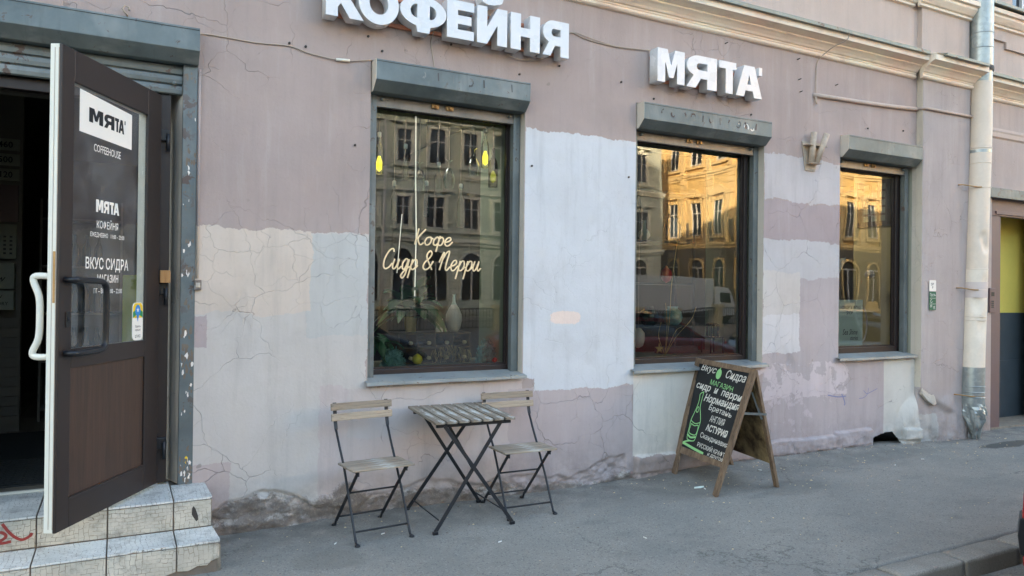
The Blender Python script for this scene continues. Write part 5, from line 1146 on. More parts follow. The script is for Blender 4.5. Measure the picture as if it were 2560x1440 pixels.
# neon script
NG = {
 'К': (.52, [[(.04, 1), (.0, 0)], [(.46, .98), (.22, .62), (.12, .40), (.20, .14), (.34, .0), (.50, .12)]]),
 'о': (.46, [[(.30, .50), (.10, .44), (.01, .20), (.12, .0), (.30, .06), (.38, .30), (.30, .50), (.40, .40), (.47, .42)]]),
 'ф': (.66, [[(.36, .60), (.33, .2), (.30, -.42)], [(.34, .40), (.20, .52), (.04, .34), (.06, .06), (.20, .0), (.33, .14)], [(.34, .40), (.48, .52), (.62, .34), (.56, .06), (.42, .0), (.33, .10)]]),
 'е': (.48, [[(.02, .22), (.22, .26), (.36, .38), (.28, .52), (.12, .46), (.02, .22), (.14, .0), (.32, .02), (.50, .24)]]),
 'С': (.62, [[(.56, .84), (.46, 1), (.24, .90), (.06, .50), (.08, .14), (.24, .0), (.46, .10), (.58, .28)]]),
 'и': (.56, [[(.04, .5), (.0, .16), (.10, .0), (.24, .12), (.34, .5), (.32, .14), (.42, .0), (.56, .14)]]),
 'д': (.50, [[(.36, .44), (.18, .52), (.02, .30), (.08, .02), (.24, .06), (.38, .5), (.34, -.20), (.20, -.44), (.06, -.32), (.24, -.06), (.52, .14)]]),
 'р': (.50, [[(.08, .5), (.0, -.44)], [(.06, .22), (.18, .46), (.34, .48), (.42, .28), (.32, .04), (.14, .0), (.05, .12)], [(.36, .06), (.5, .2)]]),
 '&': (.72, [[(.66, .0), (.20, .56), (.14, .80), (.30, .96), (.44, .82), (.34, .60), (.08, .36), (.04, .12), (.22, .0), (.46, .12), (.64, .44)]]),
 'П': (.80, [[(.0, .40), (.10, .72), (.20, .92), (.18, .5), (.12, .0)], [(.16, .46), (.34, .86), (.52, .98), (.56, .80), (.50, .36), (.52, .06), (.64, .0), (.80, .18)]]),
}
ns = thing("neon_sign", "cream neon tube script sign reading Кофе Сидр & Перри behind the first window", "neon sign", (2.2, .235, 1.95))
def neon(word, x0, x1, z0, h, rise=0):
    tot = sum(NG[c][0]*1.0+.04 for c in word if c != ' ')+.30*word.count(' '); kx = (x1-x0)/tot; cx = 0
    for ch in word:
        if ch == ' ': cx += .30; continue
        wd, strokes = NG[ch]; mb = MB()
        for s_ in strokes: mb.tube(smooth_pts([(x0+(cx+p[0])*kx+(p[1]*h)*.22-2.2, .0, z0+p[1]*h-1.95) for p in s_], 5), .0062, 6)
        mb.build("neon_letter", M['neon'], ns); cx += wd+.04
neon("Кофе", 2.03, 2.345, 1.985, .125); neon("Сидр & Перри", 1.765, 2.60, 1.79, .155)
for x in (1.85, 2.5): MB().tube([(x-2.2, .01, 1.1), (x-2.2, .01, -.05)], .001, 4).build("hanging_wire", M['clear'], ns)
# wooden wine rack on the ledge with bottles
LZ1 = 1.035
rk = thing("wine_rack", "dark wooden wine crate rack standing behind the first window", "wine rack", (2.30, .52, LZ1))
for z in (.0, .12, .238): MB().box((-.34, -.13, z), (.29, .13, z+.014)).build("rack_board", M['darkwood'], rk, .002)
for x in (-.34, -.185, -.03, .125, .276): MB().box((x, -.125, .014), (x+.012, .125, .12)).box((x, -.125, .134), (x+.012, .125, .238)).build("divider", M['darkwood'], rk, .001)
wbt = None; labs = {}
for r_, z in enumerate((.052, .172)):
    for c_ in range(4):
        if wbt is None:
            t = thing("wine_bottle", "x", "wine bottle"); MB().lathe(bp_(.30, .036), 14, mat=Matrix.Rotation(R(90), 4, 'X'), at=(0, .13, 0)).build("bottle_glass", M['bottled'], t); MB().lathe([(.015, 0), (.015, .03)], 12, mat=Matrix.Rotation(R(90), 4, 'X'), at=(0, -.165, 0)).build("cork", M['cork'], t); wbt = t
        else: t = dup(wbt)
        t.location = (2.30-.255+.155*c_, .52, LZ1+z); tag(t, ("wine bottle lying in the %s compartment of the rack's %s row" % (("leftmost", "second", "third", "rightmost")[c_], ("bottom", "top")[r_])), "wine bottle", "wine bottles lying in the crate rack")
vs_ = thing("vase", "tall pinkish bottle vase with a pale blue neck on the wine rack", "vase", (2.465, .46, LZ1+.252))
MB().lathe([(.030, 0), (.055, .03), (.068, .09), (.066, .14), (.045, .19), (.022, .225)], 20).build("vase_body", M['ceramic'], vs_); MB().lathe([(.022, .225), (.013, .25), (.011, .30), (.014, .31)], 16).build("vase_neck", M['cardblue'], vs_)
cd = thing("card", "small white card printed with dark red letters on the wine rack", "card", (2.32, .42, LZ1+.252)); MB().box((-.032, 0, 0), (.032, .004, .11)).build("card_sheet", M['paper'], cd)
put_text("DICK", "card_text", M['maroon'], cd, (-.022, -.0008, .062), (1, 0, 0), (0, 0, 1), .044, .022, .03); put_text("CREW", "card_text", M['maroon'], cd, (-.022, -.0008, .035), (1, 0, 0), (0, 0, 1), .044, .022, .03)
pp = thing("potted_plant", "large-leaved green plant in a pale paper pot at the lower left of the window", "plant", (2.10, .50, LZ1+.252))
MB().lathe([(.045, 0), (.058, .12), (.060, .125)], 8).build("pot", M['straw'], pp)
rnd = random.Random(5)
def leaf(par, base, az, el, L_, wd, mat):
    mb = MB(); n = 7; vs = []
    d = Vector((math.cos(az), math.sin(az), 0)); s_ = Vector((-d.y, d.x, 0))
    for i in range(n+1):
        t = i/n; p = Vector(base)+d*(L_*t)+Vector((0, 0, L_*(math.tan(el)*t-.9*t*t))); w_ = wd*math.sin(math.pi*min(1, t*.96+.02))**.8
        vs += [p+s_*w_+Vector((0, 0, .012)), p, p-s_*w_+Vector((0, 0, .012))]
    mb.add(vs, [(i*3+j, i*3+j+1, i*3+j+4, i*3+j+3) for i in range(n) for j in range(2)], True); return mb.build("leaf", mat, par)
for k in range(40):
    az = rnd.uniform(1.9, 6.6); L_ = rnd.uniform(.18, .36); leaf(pp, (rnd.uniform(-.03, .03), rnd.uniform(-.03, .03), rnd.uniform(.10, .22)), az if abs(math.sin(az)) < .8 or math.sin(az) < 0 else az+3.14, rnd.uniform(.3, 1.1), L_, rnd.uniform(.045, .075), M['leaf'] if k % 3 else M['leaf2'])
MB().tube([(0, 0, .05), (.0, 0, .25)], .008, 6).build("stem", M['leaf'], pp)
pp2 = thing("trailing_plant", "dark trailing foliage low at the left corner of the first window", "plant", (1.76, .42, LZ1+.14))
for k in range(16): leaf(pp2, (rnd.uniform(-.05, .08), rnd.uniform(-.04, .04), rnd.uniform(-.02, .10)), rnd.uniform(3.3, 6.2), rnd.uniform(-.2, .9), rnd.uniform(.12, .22), rnd.uniform(.03, .05), M['leaf'])
def moss(nm, label, loc, rx, rz_, mat, seed):
    rnd = random.Random(seed); mb = MB()
    for k in range(420):
        u = rnd.uniform(0, 6.28); v = math.acos(rnd.uniform(-.1, 1)); p = Vector((math.cos(u)*math.sin(v)*rx, math.sin(u)*math.sin(v)*rx*.6, math.cos(v)*rz_))*rnd.uniform(.85, 1.06); d = Vector((rnd.uniform(-1, 1), rnd.uniform(-1, 1), rnd.uniform(-1, 1))).normalized()*.014; e = d.cross(Vector((rnd.random(), rnd.random(), rnd.random()))).normalized()*.004
        mb.add([p-d, p+e, p+d, p-e], [(0, 1, 2, 3)])
    mb.lathe([(rx*.1, rz_*.9), (rx*.6, rz_*.7), (rx*.85, rz_*.3), (rx*.88, 0)][::-1], 12, mat=Matrix.Diagonal((1, .55, 1, 1))); o = mb.build(nm, mat, None, fixn=False); o.location = loc; return tag(o, label, "moss ball")
moss("moss_ball", "teal and white mossy clump in the lower right corner of the first window", (2.71, .34, LZ1), .095, .19, M['mossteal'], 1)
moss("moss_ball", "dim teal mossy clump low in front of the wine rack's left side", (1.90, .34, LZ1), .10, .14, M['mossteal'], 2)
tag(MB().lathe([(.004, 0), (.03, .008), (.042, .035), (.036, .062), (.012, .082), (.004, .086)], 16, at=(2.095, .32, LZ1+.004)).build("lemon", M['lemon']), "bright yellow lemon-like ball on the window ledge", "lemon")
tag(MB().lathe([(.003, 0), (.016, .006), (.02, .02), (.014, .036), (.003, .04)], 12, at=(2.755, .27, LZ1+.004)).build("red_bead", M['redb']), "small red bead beside the teal moss in the window corner", "ornament")
mb = MB(); rnd = random.Random(8)
for k in range(70):
    x = rnd.uniform(2.24, 2.58); z = LZ1+.15-.04*abs(x-2.4)/.15; mb.tube([(x, .375, z), (x+rnd.uniform(-.03, .03), .36, z-rnd.uniform(.03, .08)), (x+rnd.uniform(-.05, .05), .355, z-rnd.uniform(.07, .15))], .0012, 3)
tag(mb.build("dried_grass", M['straw']), "tangle of dry straw draped over the wine rack", "dried grass", kind="stuff")
tag(MB().box((1.62, .24, 3.035), (2.84, .28, 3.055)).build("curtain_rod", M['graysteel']), "dark rod above the first window from which the bottles hang", "rod")

# behind the second window: metal shelving and odds and ends
ms = thing("metal_shelving", "open dark steel shelving behind the second window", "shelf", (4.80, .78, LZ))
for x in (-.42, .42):
    for y in (-.12, .16): MB().box((x-.014, y-.014, 0), (x+.014, y+.014, 2.30)).build("upright", M['graysteel'], ms)
for z in (.62, .93, 1.36, 1.78, 2.28): MB().box((-.42, -.13, z), (.42, .17, z+.018)).build("shelf_board", M['graysteel'], ms)
vv = thing("jug", "pale rough ceramic jug vase on the upper steel shelf", "vase", (4.98, .68, LZ+1.80)); MB().lathe([(.045, 0), (.075, .05), (.078, .10), (.050, .17), (.036, .20), (.056, .235)], 18).build("jug_body", M['ceramic'], vv); MB().tube([(.05, 0, .19), (.09, 0, .15), (.074, 0, .09)], .008, 6).build("jug_handle", M['ceramic'], vv)
vv = thing("vase", "small ribbed grey vase on the upper steel shelf left of the jug", "vase", (4.62, .70, LZ+1.80)); MB().lathe([(.03, 0), (.062, .04), (.055, .08), (.02, .115), (.018, .19), (.024, .20)], 16).build("vase_body", M['inner'], vv)
tag(MB().lathe([(.005, 0), (.04, .02), (.06, .07), (.05, .12), (.015, .15), (.005, .17)], 14, at=(4.84, .62, LZ+1.36+.02)).build("balloon", M['redb']), "dull red balloon shape on the middle steel shelf", "balloon")
ln = thing("lantern", "black openwork metal lantern basket standing right of the steel shelves", "lantern", (5.27, .42, LZ1))
for a in range(10):
    t = a/10*2*math.pi; MB().tube([(.06*math.cos(t), .06*math.sin(t), .16), (.06*math.cos(t), .06*math.sin(t), .28)], .005, 5).build("bar", M['blacksteel'], ln)
MB().box((-.085, -.07, .155), (.085, .07, .165)).build("tray", M['blacksteel'], ln)
for x in (-.08, .08):
    for y in (-.065, .065): MB().box((x-.005, y-.005, 0), (x+.005, y+.005, .16)).build("leg", M['blacksteel'], ln)
MB().lathe([(.058, .275), (.064, .28), (.064, .29), (.058, .295)], 16, caps=False).build("rim", M['blacksteel'], ln)
tw = thing("dry_branches", "thin dry branches fanning up from the second window ledge", "branches", (4.62, .36, LZ1))
for k, p in enumerate(([(0, 0, 0), (.05, 0, .35), (.08, 0, .75), (.20, 0, 1.45)], [(0, 0, 0), (-.08, 0, .18), (-.05, 0, .32)], [(0, 0, 0), (.12, 0, .22), (.22, .02, .27)], [(0, 0, 0), (.14, 0, .18), (.32, 0, .34), (.38, 0, .46)], [(0, 0, 0), (.02, 0, .3), (.0, 0, .5)])): MB().tube(smooth_pts(p, 5), .0028, 5).build("twig", M['straw'], tw)
gg = []
sf = thing("star_ornament", "small pale yellow star-like figure on the second window ledge", "ornament", (4.50, .30, LZ1+.02)); mb = MB(); mb.prism([((.05 if i % 2 == 0 else .02)*math.sin(i*math.pi/5), .05+(.05 if i % 2 == 0 else .02)*math.cos(i*math.pi/5)) for i in range(10)], lambda p: Vector((p[0], -.006, p[1])), lambda p: Vector((p[0], .006, p[1]))); mb.build("star", M['straw'], sf)
hd = thing("doll_head", "pale mask-like ornament hanging at the left edge of the second window", "ornament", (4.33, .40, 1.20)); MB().lathe([(.01, -.09), (.045, -.07), (.062, -.01), (.060, .05), (.03, .09), (.005, .1)], 16).build("face", M['ceramic'], hd); MB().tube([(0, 0, .09), (0, 0, 1.8)], .0015, 4).build("cord", M['cable'], hd)
for nm, x, mm, lbl in (("glass_jar", 4.66, 'teal', "teal glass jar on the lower steel shelf"), ("foil_bag", 4.96, 'mossteal', "crumpled pale teal bag on the lower steel shelf")): tag(MB().lathe([(.05, 0), (.085, .03), (.10, .08), (.085, .14), (.05, .17), (.055, .19)], 12, at=(x, .66, LZ+.95)).build(nm, M[mm]), lbl, "jar" if mm == 'teal' else "bag")
tag(MB().box((4.7, .5, LZ), (5.15, .62, 1.10)).build("red_box", M['maroon']), "dark red box under the lowest steel shelf", "box")
# behind the third window
fp = thing("picture_frame", "dark framed sheet of small square pictures on the pale side reveal of the third window", "picture frame", (7.832, .50, 2.72))
MB().box((-.012, -.22, -.28), (.0, .22, .26)).build("frame", M['darkwood'], fp, .002)
for r_ in range(5):
    for c_ in range(3): MB().box((-.014, -.15+.105*c_, -.22+.092*r_), (-.0125, -.08+.105*c_, -.155+.092*r_)).build("small_picture", M['inner'], fp)
ct = thing("shop_card", "pale blue card sign leaning in the lower left of the third window", "card sign", (7.0, .215, 1.05)); MB().box((-.36, 0, .0), (.265, .006, .53)).build("card_sheet", M['cardblue'], ct)
put_text("CONCEPT & VINTAGE", "card_text", M['ink'], ct, (-.08, -.001, .43), (1, 0, 0), (0, 0, 1), .31, .035); put_text("SHOP", "card_text", M['ink'], ct, (.0, -.001, .37), (1, 0, 0), (0, 0, 1), .10, .035)
put_text("Sea Shine", "card_text", M['ink'], ct, (-.06, -.001, .15), (1, 0, 0), (0, 0, 1), .24, .06, 0, .3); put_text("stories", "card_text", M['ink'], ct, (.06, -.001, .09), (1, 0, 0), (0, 0, 1), .13, .045, 0, .3)
hp_ = thing("hoop", "pale twisted ring leaning behind the blue card in the third window", "hoop", (7.52, .42, 1.30)); MB().tube([(.13*math.cos(R(a)), .03*math.cos(R(a)), .20*math.sin(R(a))) for a in range(0, 360, 15)], .009, 8, closed=True).build("ring", M['ceramic'], hp_)
tag(MB().lathe([(.003, -.035), (.03, -.02), (.035, .0), (.02, .03), (.003, .04)], 12, at=(6.95, .62, 3.02)).build("ceiling_bulb", M['bulb']), "small bright white bulb high at the left of the third window", "lamp")
fl = thing("hanging_cloth", "small pale pointed cloth hanging in the third window", "cloth", (7.05, .34, 2.05)); mb = MB(); mb.prism([(-.12, .0), (-.06, -.03), (.10, .0), (.02, -.13), (-.03, -.20), (-.09, -.12)], lambda p: Vector((p[0], -.006*math.sin(p[0]*40), p[1])), lambda p: Vector((p[0], .006-.006*math.sin(p[0]*40), p[1]))); mb.build("cloth", M['ceramic'], fl); MB().tube([(0, 0, 0), (.02, 0, 1.0)], .0015, 4).build("cord", M['cable'], fl)
tag(MB().lathe([(.005, -.05), (.05, -.03), (.055, .0), (.03, .04), (.005, .05)], 12, at=(7.68, .44, 1.88)).build("shell", M['ceramic']), "pale shell ornament on the right side of the third window", "shell")

# ------------------------------------------------------------------ street side seen in the window panes
def facade(nm, label, P0, ang, width, depth, floors, spacing, ww, mw, mt, ornate, seed=1):
    """building whose front runs from P0 along local +x; local -y faces the street"""
    t = thing(nm, label, "building", (P0[0], P0[1], 0), ang)
    top = floors[-1][0]+floors[-1][1]+1.2
    MB().box((0, 0, -.1), (width, depth, top)).build("wall", mw, t)
    mb = MB().box((-.5, -.55, top-.02), (width+.5, depth, top+.35)).box((-.35, -.3, top-.35), (width+.35, .0, top-.02))
    k = int(width/.9)
    for i in range(k): mb.box((.3+i*.9, -.42, top-.32), (.5+i*.9, -.002, top-.05))
    for (z, h, kind) in floors: mb.box((-.1, -.22, z-.75), (width+.1, -.002, z-.55)); mb.box((-.08, -.12, z-.92), (width+.08, -.003, z-.76))
    mb.build("cornice", mt, t); MB().box((-.6, -.6, top+.36), (width+.6, depth, top+.42)).build("roof", M['roofm'], t)
    n = int((width-1)/spacing); proto = {}
    for fi, (z, h, kind) in enumerate(floors):
        for i in range(n):
            x = 1.0+spacing*(i+.5)
            if kind not in proto:
                hw = ww/2; wn = MB()
                if kind == 'arch':
                    a = arc(0, h-hw*1.2, hw*1.2, hw*1.2, 0, 180, 12); wn.prism([(hw*1.2, 0)]+a+[(-hw*1.2, 0)], lambda p: Vector((p[0], -.02, p[1])), lambda p: Vector((p[0], .0, p[1])))
                    o = wn.build("window", M['wdark'], t); m2 = MB(); ro, ri = hw*1.45, hw*1.2; aa = [0, 180, 12]
                    po = [(ro, 0)]+arc(0, h-hw*1.2, ro, ro, 0, 180, 12)+[(-ro, 0)]; pi = [(ri, 0)]+arc(0, h-hw*1.2, ri, ri, 0, 180, 12)+[(-ri, 0)]
                    vs = [(p[0], -.16, p[1]) for p in po]+[(p[0], -.16, p[1]) for p in pi]+[(p[0], .0, p[1]) for p in po]; q = len(po)
                    m2.add(vs, [(i_, i_+1, q+i_+1, q+i_) for i_ in range(q-1)]+[(i_+2*q, i_+1+2*q, i_+1, i_) for i_ in range(q-1)]); m2.build("surround", mt, o)
                    m3 = MB().box((-.05, -.06, 0), (.05, -.021, h-hw*1.2)).box((-hw*1.1, -.055, h-hw*1.2-.05), (hw*1.1, -.021, h-hw*1.2+.05)); m3.build("frame", M['wframe'], o)
                else:
                    wn.box((-hw, -.02, 0), (hw, .0, h)); o = wn.build("window", M['wdark'], t)
                    MB().box((-hw, -.05, 0), (-hw+.09, -.021, h)).box((hw-.09, -.05, 0), (hw, -.021, h)).box((-.05, -.05, 0), (.05, -.021, h)).box((-hw+.09, -.05, h*.66), (-.05, -.021, h*.66+.07)).box((.05, -.05, h*.66), (hw-.09, -.021, h*.66+.07)).box((-hw+.09, -.05, 0), (-.05, -.021, .08)).box((.05, -.05, 0), (hw-.09, -.021, .08)).build("frame", M['wframe'], o)
                    m2 = MB().box((-hw-.2, -.12, -.1), (-hw, .0, h+.1)).box((hw, -.12, -.1), (hw+.2, .0, h+.1)).box((-hw-.25, -.16, h), (hw+.25, .0, h+.18)).box((-hw-.32, -.26, -.24), (hw+.32, .0, -.1))
                    if kind == 'ped': m2.box((-hw-.42, -.34, h+.42), (hw+.42, .0, h+.56)); m2.prism([(-hw-.42, h+.56), (hw+.42, h+.56), (0, h+1.05)], lambda p: Vector((p[0], -.30, p[1])), lambda p: Vector((p[0], .0, p[1]))); m2.box((-hw-.3, -.22, h+.18), (-hw-.08, .0, h+.42)).box((hw+.08, -.22, h+.18), (hw+.3, .0, h+.42))
                    else: m2.box((-hw-.34, -.28, h+.34), (hw+.34, .0, h+.45)).box((-.16, -.2, h+.18), (.16, .0, h+.34))
                    m2.build("surround", mt, o)
                proto[kind] = o
            else: o = dup(proto[kind], t)
            o.location = (x, 0, z)
            if i % 5 == 4 and kind != 'arch' and ornate: pass
    mb = MB()
    for i in range(n+1):
        x = 1.0+spacing*i
        if ornate:
            for (z, h, kind) in floors[1:]: mb.box((x-.18, -.26, z-.5), (x+.18, -.072, z+h+.5)); mb.box((x-.28, -.34, z+h+.3), (x+.28, -.073, z+h+.55)); mb.box((x-.26, -.32, z-.55), (x+.26, -.074, z-.35))
            for q in range(5): mb.box((x-.42, -.09, floors[0][0]+.5*q), (x+.42, -.004, floors[0][0]+.5*q+.4))
    z = 0.3
    while z < (top-.6 if ornate else floors[0][0]+floors[0][1]+.3):
        for i in range(n+1): x = 1.0+spacing*i; wpx = spacing/2-ww*.78; mb.box((x-wpx, -.07, z), (x+wpx, -.001, z+.34))
        z += .40
    tag(mb.build("rustication", mt, t), kind="stuff")
    if ornate:   # greyish lower storeys between the openings, coloured darker to deepen the shade
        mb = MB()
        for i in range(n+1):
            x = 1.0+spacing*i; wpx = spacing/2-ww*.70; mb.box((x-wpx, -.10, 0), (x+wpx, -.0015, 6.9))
        mb.box((0, -.11, floors[0][0]+floors[0][1]+.1), (width, -.0012, 5.1)); mb.build("shade_base", M['shadebase'], t)
    return t
facade("street_house", "long shaded beige plastered house across the street with arched ground floor windows", (34, -36), R(180), 62, 12, [(1.1, 2.9, 'arch'), (5.3, 1.9, 'ped2'), (9.3, 2.0, 'ped3')], 2.16, 1.05, M['opp'], M['opp2'], False)
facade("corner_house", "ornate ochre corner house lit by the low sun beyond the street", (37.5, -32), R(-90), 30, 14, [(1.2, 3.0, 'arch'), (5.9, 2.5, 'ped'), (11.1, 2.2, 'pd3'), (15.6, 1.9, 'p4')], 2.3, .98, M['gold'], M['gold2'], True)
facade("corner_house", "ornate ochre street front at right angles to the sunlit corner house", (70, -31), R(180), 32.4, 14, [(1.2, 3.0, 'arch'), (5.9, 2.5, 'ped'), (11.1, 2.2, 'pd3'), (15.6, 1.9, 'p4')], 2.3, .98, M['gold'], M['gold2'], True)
# embankment balustrade in the middle of the street
bal = thing("balustrade", "low pale stone and iron balustrade along the middle of the street", "balustrade", (0, -24, -.12))
post = None
for i in range(16):
    if post is None:
        post = MB().box((-.22, -.22, 0), (.22, .22, .18)).box((-.16, -.16, .18), (.16, .16, .95)).box((-.22, -.22, .95), (.22, .22, 1.12)).build("stone_post", M['stone'], bal, .01)
        o = post
    else: o = dup(post, bal)
    o.location = (-6+2.6*i, 0, 0)
MB().box((-6, -.05, .92), (33, .05, .99)).box((-6, -.04, .12), (33, .04, .17)).build("iron_rail", M['blacksteel'], bal)
mb = MB()
for i in range(240): mb.box((-5.9+.16*i, -.012, .17), (-5.9+.16*i+.024, .012, .92))
tag(mb.build("iron_balusters", M['blacksteel'], bal), kind="stuff")
lp = thing("street_lamp", "slim pale street lamp post on the far pavement", "street lamp", (9.75, -24.6, 0)); MB().tube([(0, 0, -.1), (0, 0, 3), (0, 0, 9)], [.09, .07, .05], 12).build("lamp_post", M['paper'], lp); MB().lathe([(.1, -.1), (.16, .1), (.10, .25), (.12, .6)], 14).build("post_base", M['stone'], lp); MB().tube([(0, 0, 9), (0, .5, 9.3), (0, 1.3, 9.35)], .03, 8).build("arm", M['paper'], lp); MB().box((-.1, 1.1, 9.28), (.1, 1.7, 9.36)).build("lamp_head", M['graysteel'], lp, .02)

def car(nm, label, loc, rz, paint, L_=4.1, H=1.5, Wd=1.76, hatch=True, belt=0.0):
    """local +x is the front, body centred on y, ground at z=0"""
    t = thing(nm, label, "car", loc, rz)
    hw = Wd/2
    st_ = [(0.10, .80, .34, .80), (.15, .90, .26, .92), (.32, .97, .22, .97), (.9, 1.0, .20, .98), (2.0, 1.0, .20, .96), (3.0, .99, .20, .93), (3.55, .95, .22, .82), (3.92, .86, .26, .68), (4.04, .76, .30, .58), (4.1, .66, .36, .50)]
    vs = []; n = 14
    for (x, wf, zb, zt) in st_:
        zt += belt
        w_ = hw*wf
        ring_ = [(-w_*.93, zb), (-w_*.995, zb+.12), (-w_, (zb+zt)/2), (-w_*.985, zt-.08), (-w_*.90, zt), (-w_*.5, zt+.02), (0, zt+.03), (w_*.5, zt+.02), (w_*.90, zt), (w_*.985, zt-.08), (w_, (zb+zt)/2), (w_*.995, zb+.12), (w_*.93, zb), (0, zb)]
        vs += [(x*L_/4.1-L_/2, y, z) for y, z in ring_]
    mb = MB(); k = len(st_); mb.add(vs, [(i*n+j, (i+1)*n+j, (i+1)*n+(j+1) % n, i*n+(j+1) % n) for i in range(k-1) for j in range(n)]+[tuple(range(n)), tuple(range(k*n-1, (k-1)*n-1, -1))], True)
    mb.build("body", paint, t)
    xb = .06 if hatch else .5
    xb += .12
    cs = [(xb, .86, .93, .97), (xb+.25, .86, H-.22, H-.20), (xb+.55, .84, H-.05, H-.02), (1.6, .82, H-.0, H+.0), (2.3, .82, H-.04, H-.02), (2.75, .84, H-.20, H-.18), (3.35, .88, .90, .93)]
    vs = []; n = 8
    for (x, wf, z0_, z) in cs:
        w_ = hw*wf; tp = max(.93, z); e_ = .80 if x in (cs[0][0], cs[-1][0]) else .97
        rg = [(-hw*.93*e_, .90), (-hw*.90*e_, .94), (-w_*(.80 if tp > 1.1 else 1.0), tp-.03), (-w_*.55, tp), (w_*.55, tp), (w_*(.80 if tp > 1.1 else 1.0), tp-.03), (hw*.90*e_, .94), (hw*.93*e_, .90)]
        vs += [(x*L_/4.1-L_/2, y, zz) for y, zz in rg]
    mb = MB(); k = len(cs); mb.add(vs, [(i*n+j, (i+1)*n+j, (i+1)*n+j+1, i*n+j+1) for i in range(k-1) for j in range(n-1)], True); mb.build("windows", M['carglass'], t)
    vs = []
    for (x, wf, z0_, z) in cs[2:5]:
        w_ = hw*wf*.82; vs += [(x*L_/4.1-L_/2, y, zz) for y, zz in ((-w_, z-.02), (-w_*.6, z+.012), (w_*.6, z+.012), (w_, z-.02))]
    mb = MB(); mb.add(vs, [(i*4+j, (i+1)*4+j, (i+1)*4+j+1, i*4+j+1) for i in range(2) for j in range(3)], True)
    for s in (-1, 1):
        for (xa, za), (xc, zc) in (((xb+.12, .96), (xb+.50, H-.07)), ((3.30, .93), (2.72, H-.18)), ((1.75, .93), (1.72, H-.02))): mb.bar((xa*L_/4.1-L_/2, s*hw*.91, za), (xc*L_/4.1-L_/2, s*hw*.70, zc), .07, .03)
        mb.bar((xb*L_/4.1+.5-L_/2, s*hw*.69, H-.04), (2.72*L_/4.1-L_/2, s*hw*.69, H-.16), .06, .05)
    mb.build("roof", paint, t)
    vs = []; mb = MB(); n = 5
    for (x, wf, z0_, z1_) in ((-.11, .72, .24, .60), (-.06, .88, .20, .63), (.12, .985, .20, .63), (.42, 1.0, .22, .60)):
        vs += [(x*L_/4.1-L_/2, y, z) for y, z in ((-hw*wf, z0_), (-hw*wf-.012, (z0_+z1_)/2), (-hw*wf, z1_), (hw*wf, z1_), (hw*wf+.012, (z0_+z1_)/2), (hw*wf, z0_))]
    mb.add(vs, [(i*6+j, (i+1)*6+j, (i+1)*6+(j+1) % 6, i*6+(j+1) % 6) for i in range(3) for j in range(6)]+[(0, 1, 2, 3, 4, 5)]); mb.build("bumper", paint, t, .01)
    vs = []; mb = MB()
    for (x, wf) in ((-.135, .72), (-.08, .89), (.10, 1.0), (.42, 1.012)): vs += [(x*L_/4.1-L_/2, y, z) for y, z in ((-hw*wf, .27), (-hw*wf-.012, .375), (-hw*wf, .48), (hw*wf, .48), (hw*wf+.012, .375), (hw*wf, .27))]
    mb.add(vs, [(i*6+j, (i+1)*6+j, (i+1)*6+(j+1) % 6, i*6+(j+1) % 6) for i in range(3) for j in range(6)]+[(0, 1, 2, 3, 4, 5)]); mb.build("bumper_strip", M['black'], t, .01)
    for s in (-1, 1):
        MB().box((-L_/2+.12, s*hw*.84-.07, .66), (-L_/2+.16, s*hw*.84+.05*s+.05, .90)).build("tail_light", M['redlamp'], t, .02)
        MB().box((L_/2-.30, s*hw*.72-.10, .60), (L_/2-.10, s*hw*.72+.12, .72)).build("headlight", M['lamp'], t, .03)
        for x in (.72, 3.28):
            wl = MB().lathe([(.20, -.09), (.30, -.09), (.315, -.05), (.315, .05), (.30, .09), (.20, .09)], 24, (x*L_/4.1-L_/2, s*(hw-.10), .315), Matrix.Rotation(R(90), 4, 'X')).build("wheel", M['tyre'], t)
            m_ = MB().lathe([(.01, -.05), (.20, -.07), (.205, .07), (.01, .05)], 20, (x*L_/4.1-L_/2, s*(hw-.10), .315), Matrix.Rotation(R(90), 4, 'X')); m_.build("rim", M['rim'], wl)
    return t
car("parked_car", "red hatchback parked along the kerb, its black rear bumper at the frame's right edge", (4.66+2.05, -3.62, -.12), 0, M['carred'], belt=.16)
car("dark_car", "black saloon car standing across the lane, mirrored in the first window", (3.3, -9.4, -.12), 0, M['carblack'], 4.6, 1.46, 1.8, False)
car("parked_car", "silver-grey hatchback parked in front of the red one at the kerb", (11.6, -3.65, -.12), 0, M['rim'], 4.2, 1.5)
tk = thing("box_truck", "white box truck driving along the far lane, mirrored in the second window", "truck", (28.5, -27.5, -.12)); tk.scale = (.82, .82, .80)
MB().box((-5.2, -1.2, .95), (1.6, 1.2, 3.35)).build("cargo_box", M['trucw'], tk, .03)
mb = MB(); mb.prism([(1.85, .55), (3.75, .55), (3.80, 1.3), (3.55, 2.25), (3.3, 2.62), (1.85, 2.68)], lambda p: Vector((p[0], -1.1, p[1])), lambda p: Vector((p[0], 1.1, p[1]))); mb.build("cab", M['trucw'], tk, .06)
MB().box((2.3, -1.115, 1.45), (3.35, -1.095, 2.2)).box((2.3, 1.095, 1.45), (3.35, 1.115, 2.2)).build("cab_window", M['carglass'], tk, .01)
MB().box((-5.1, -.5, .60), (3.4, .5, .95)).build("chassis", M['black'], tk)
for x in (-3.8, 2.75):
    for s in (-1, 1): MB().lathe([(.2, -.13), (.46, -.13), (.48, 0), (.46, .13), (.2, .13)], 20, (x, s*.95, .48), Matrix.Rotation(R(90), 4, 'X')).build("wheel", M['tyre'], tk)

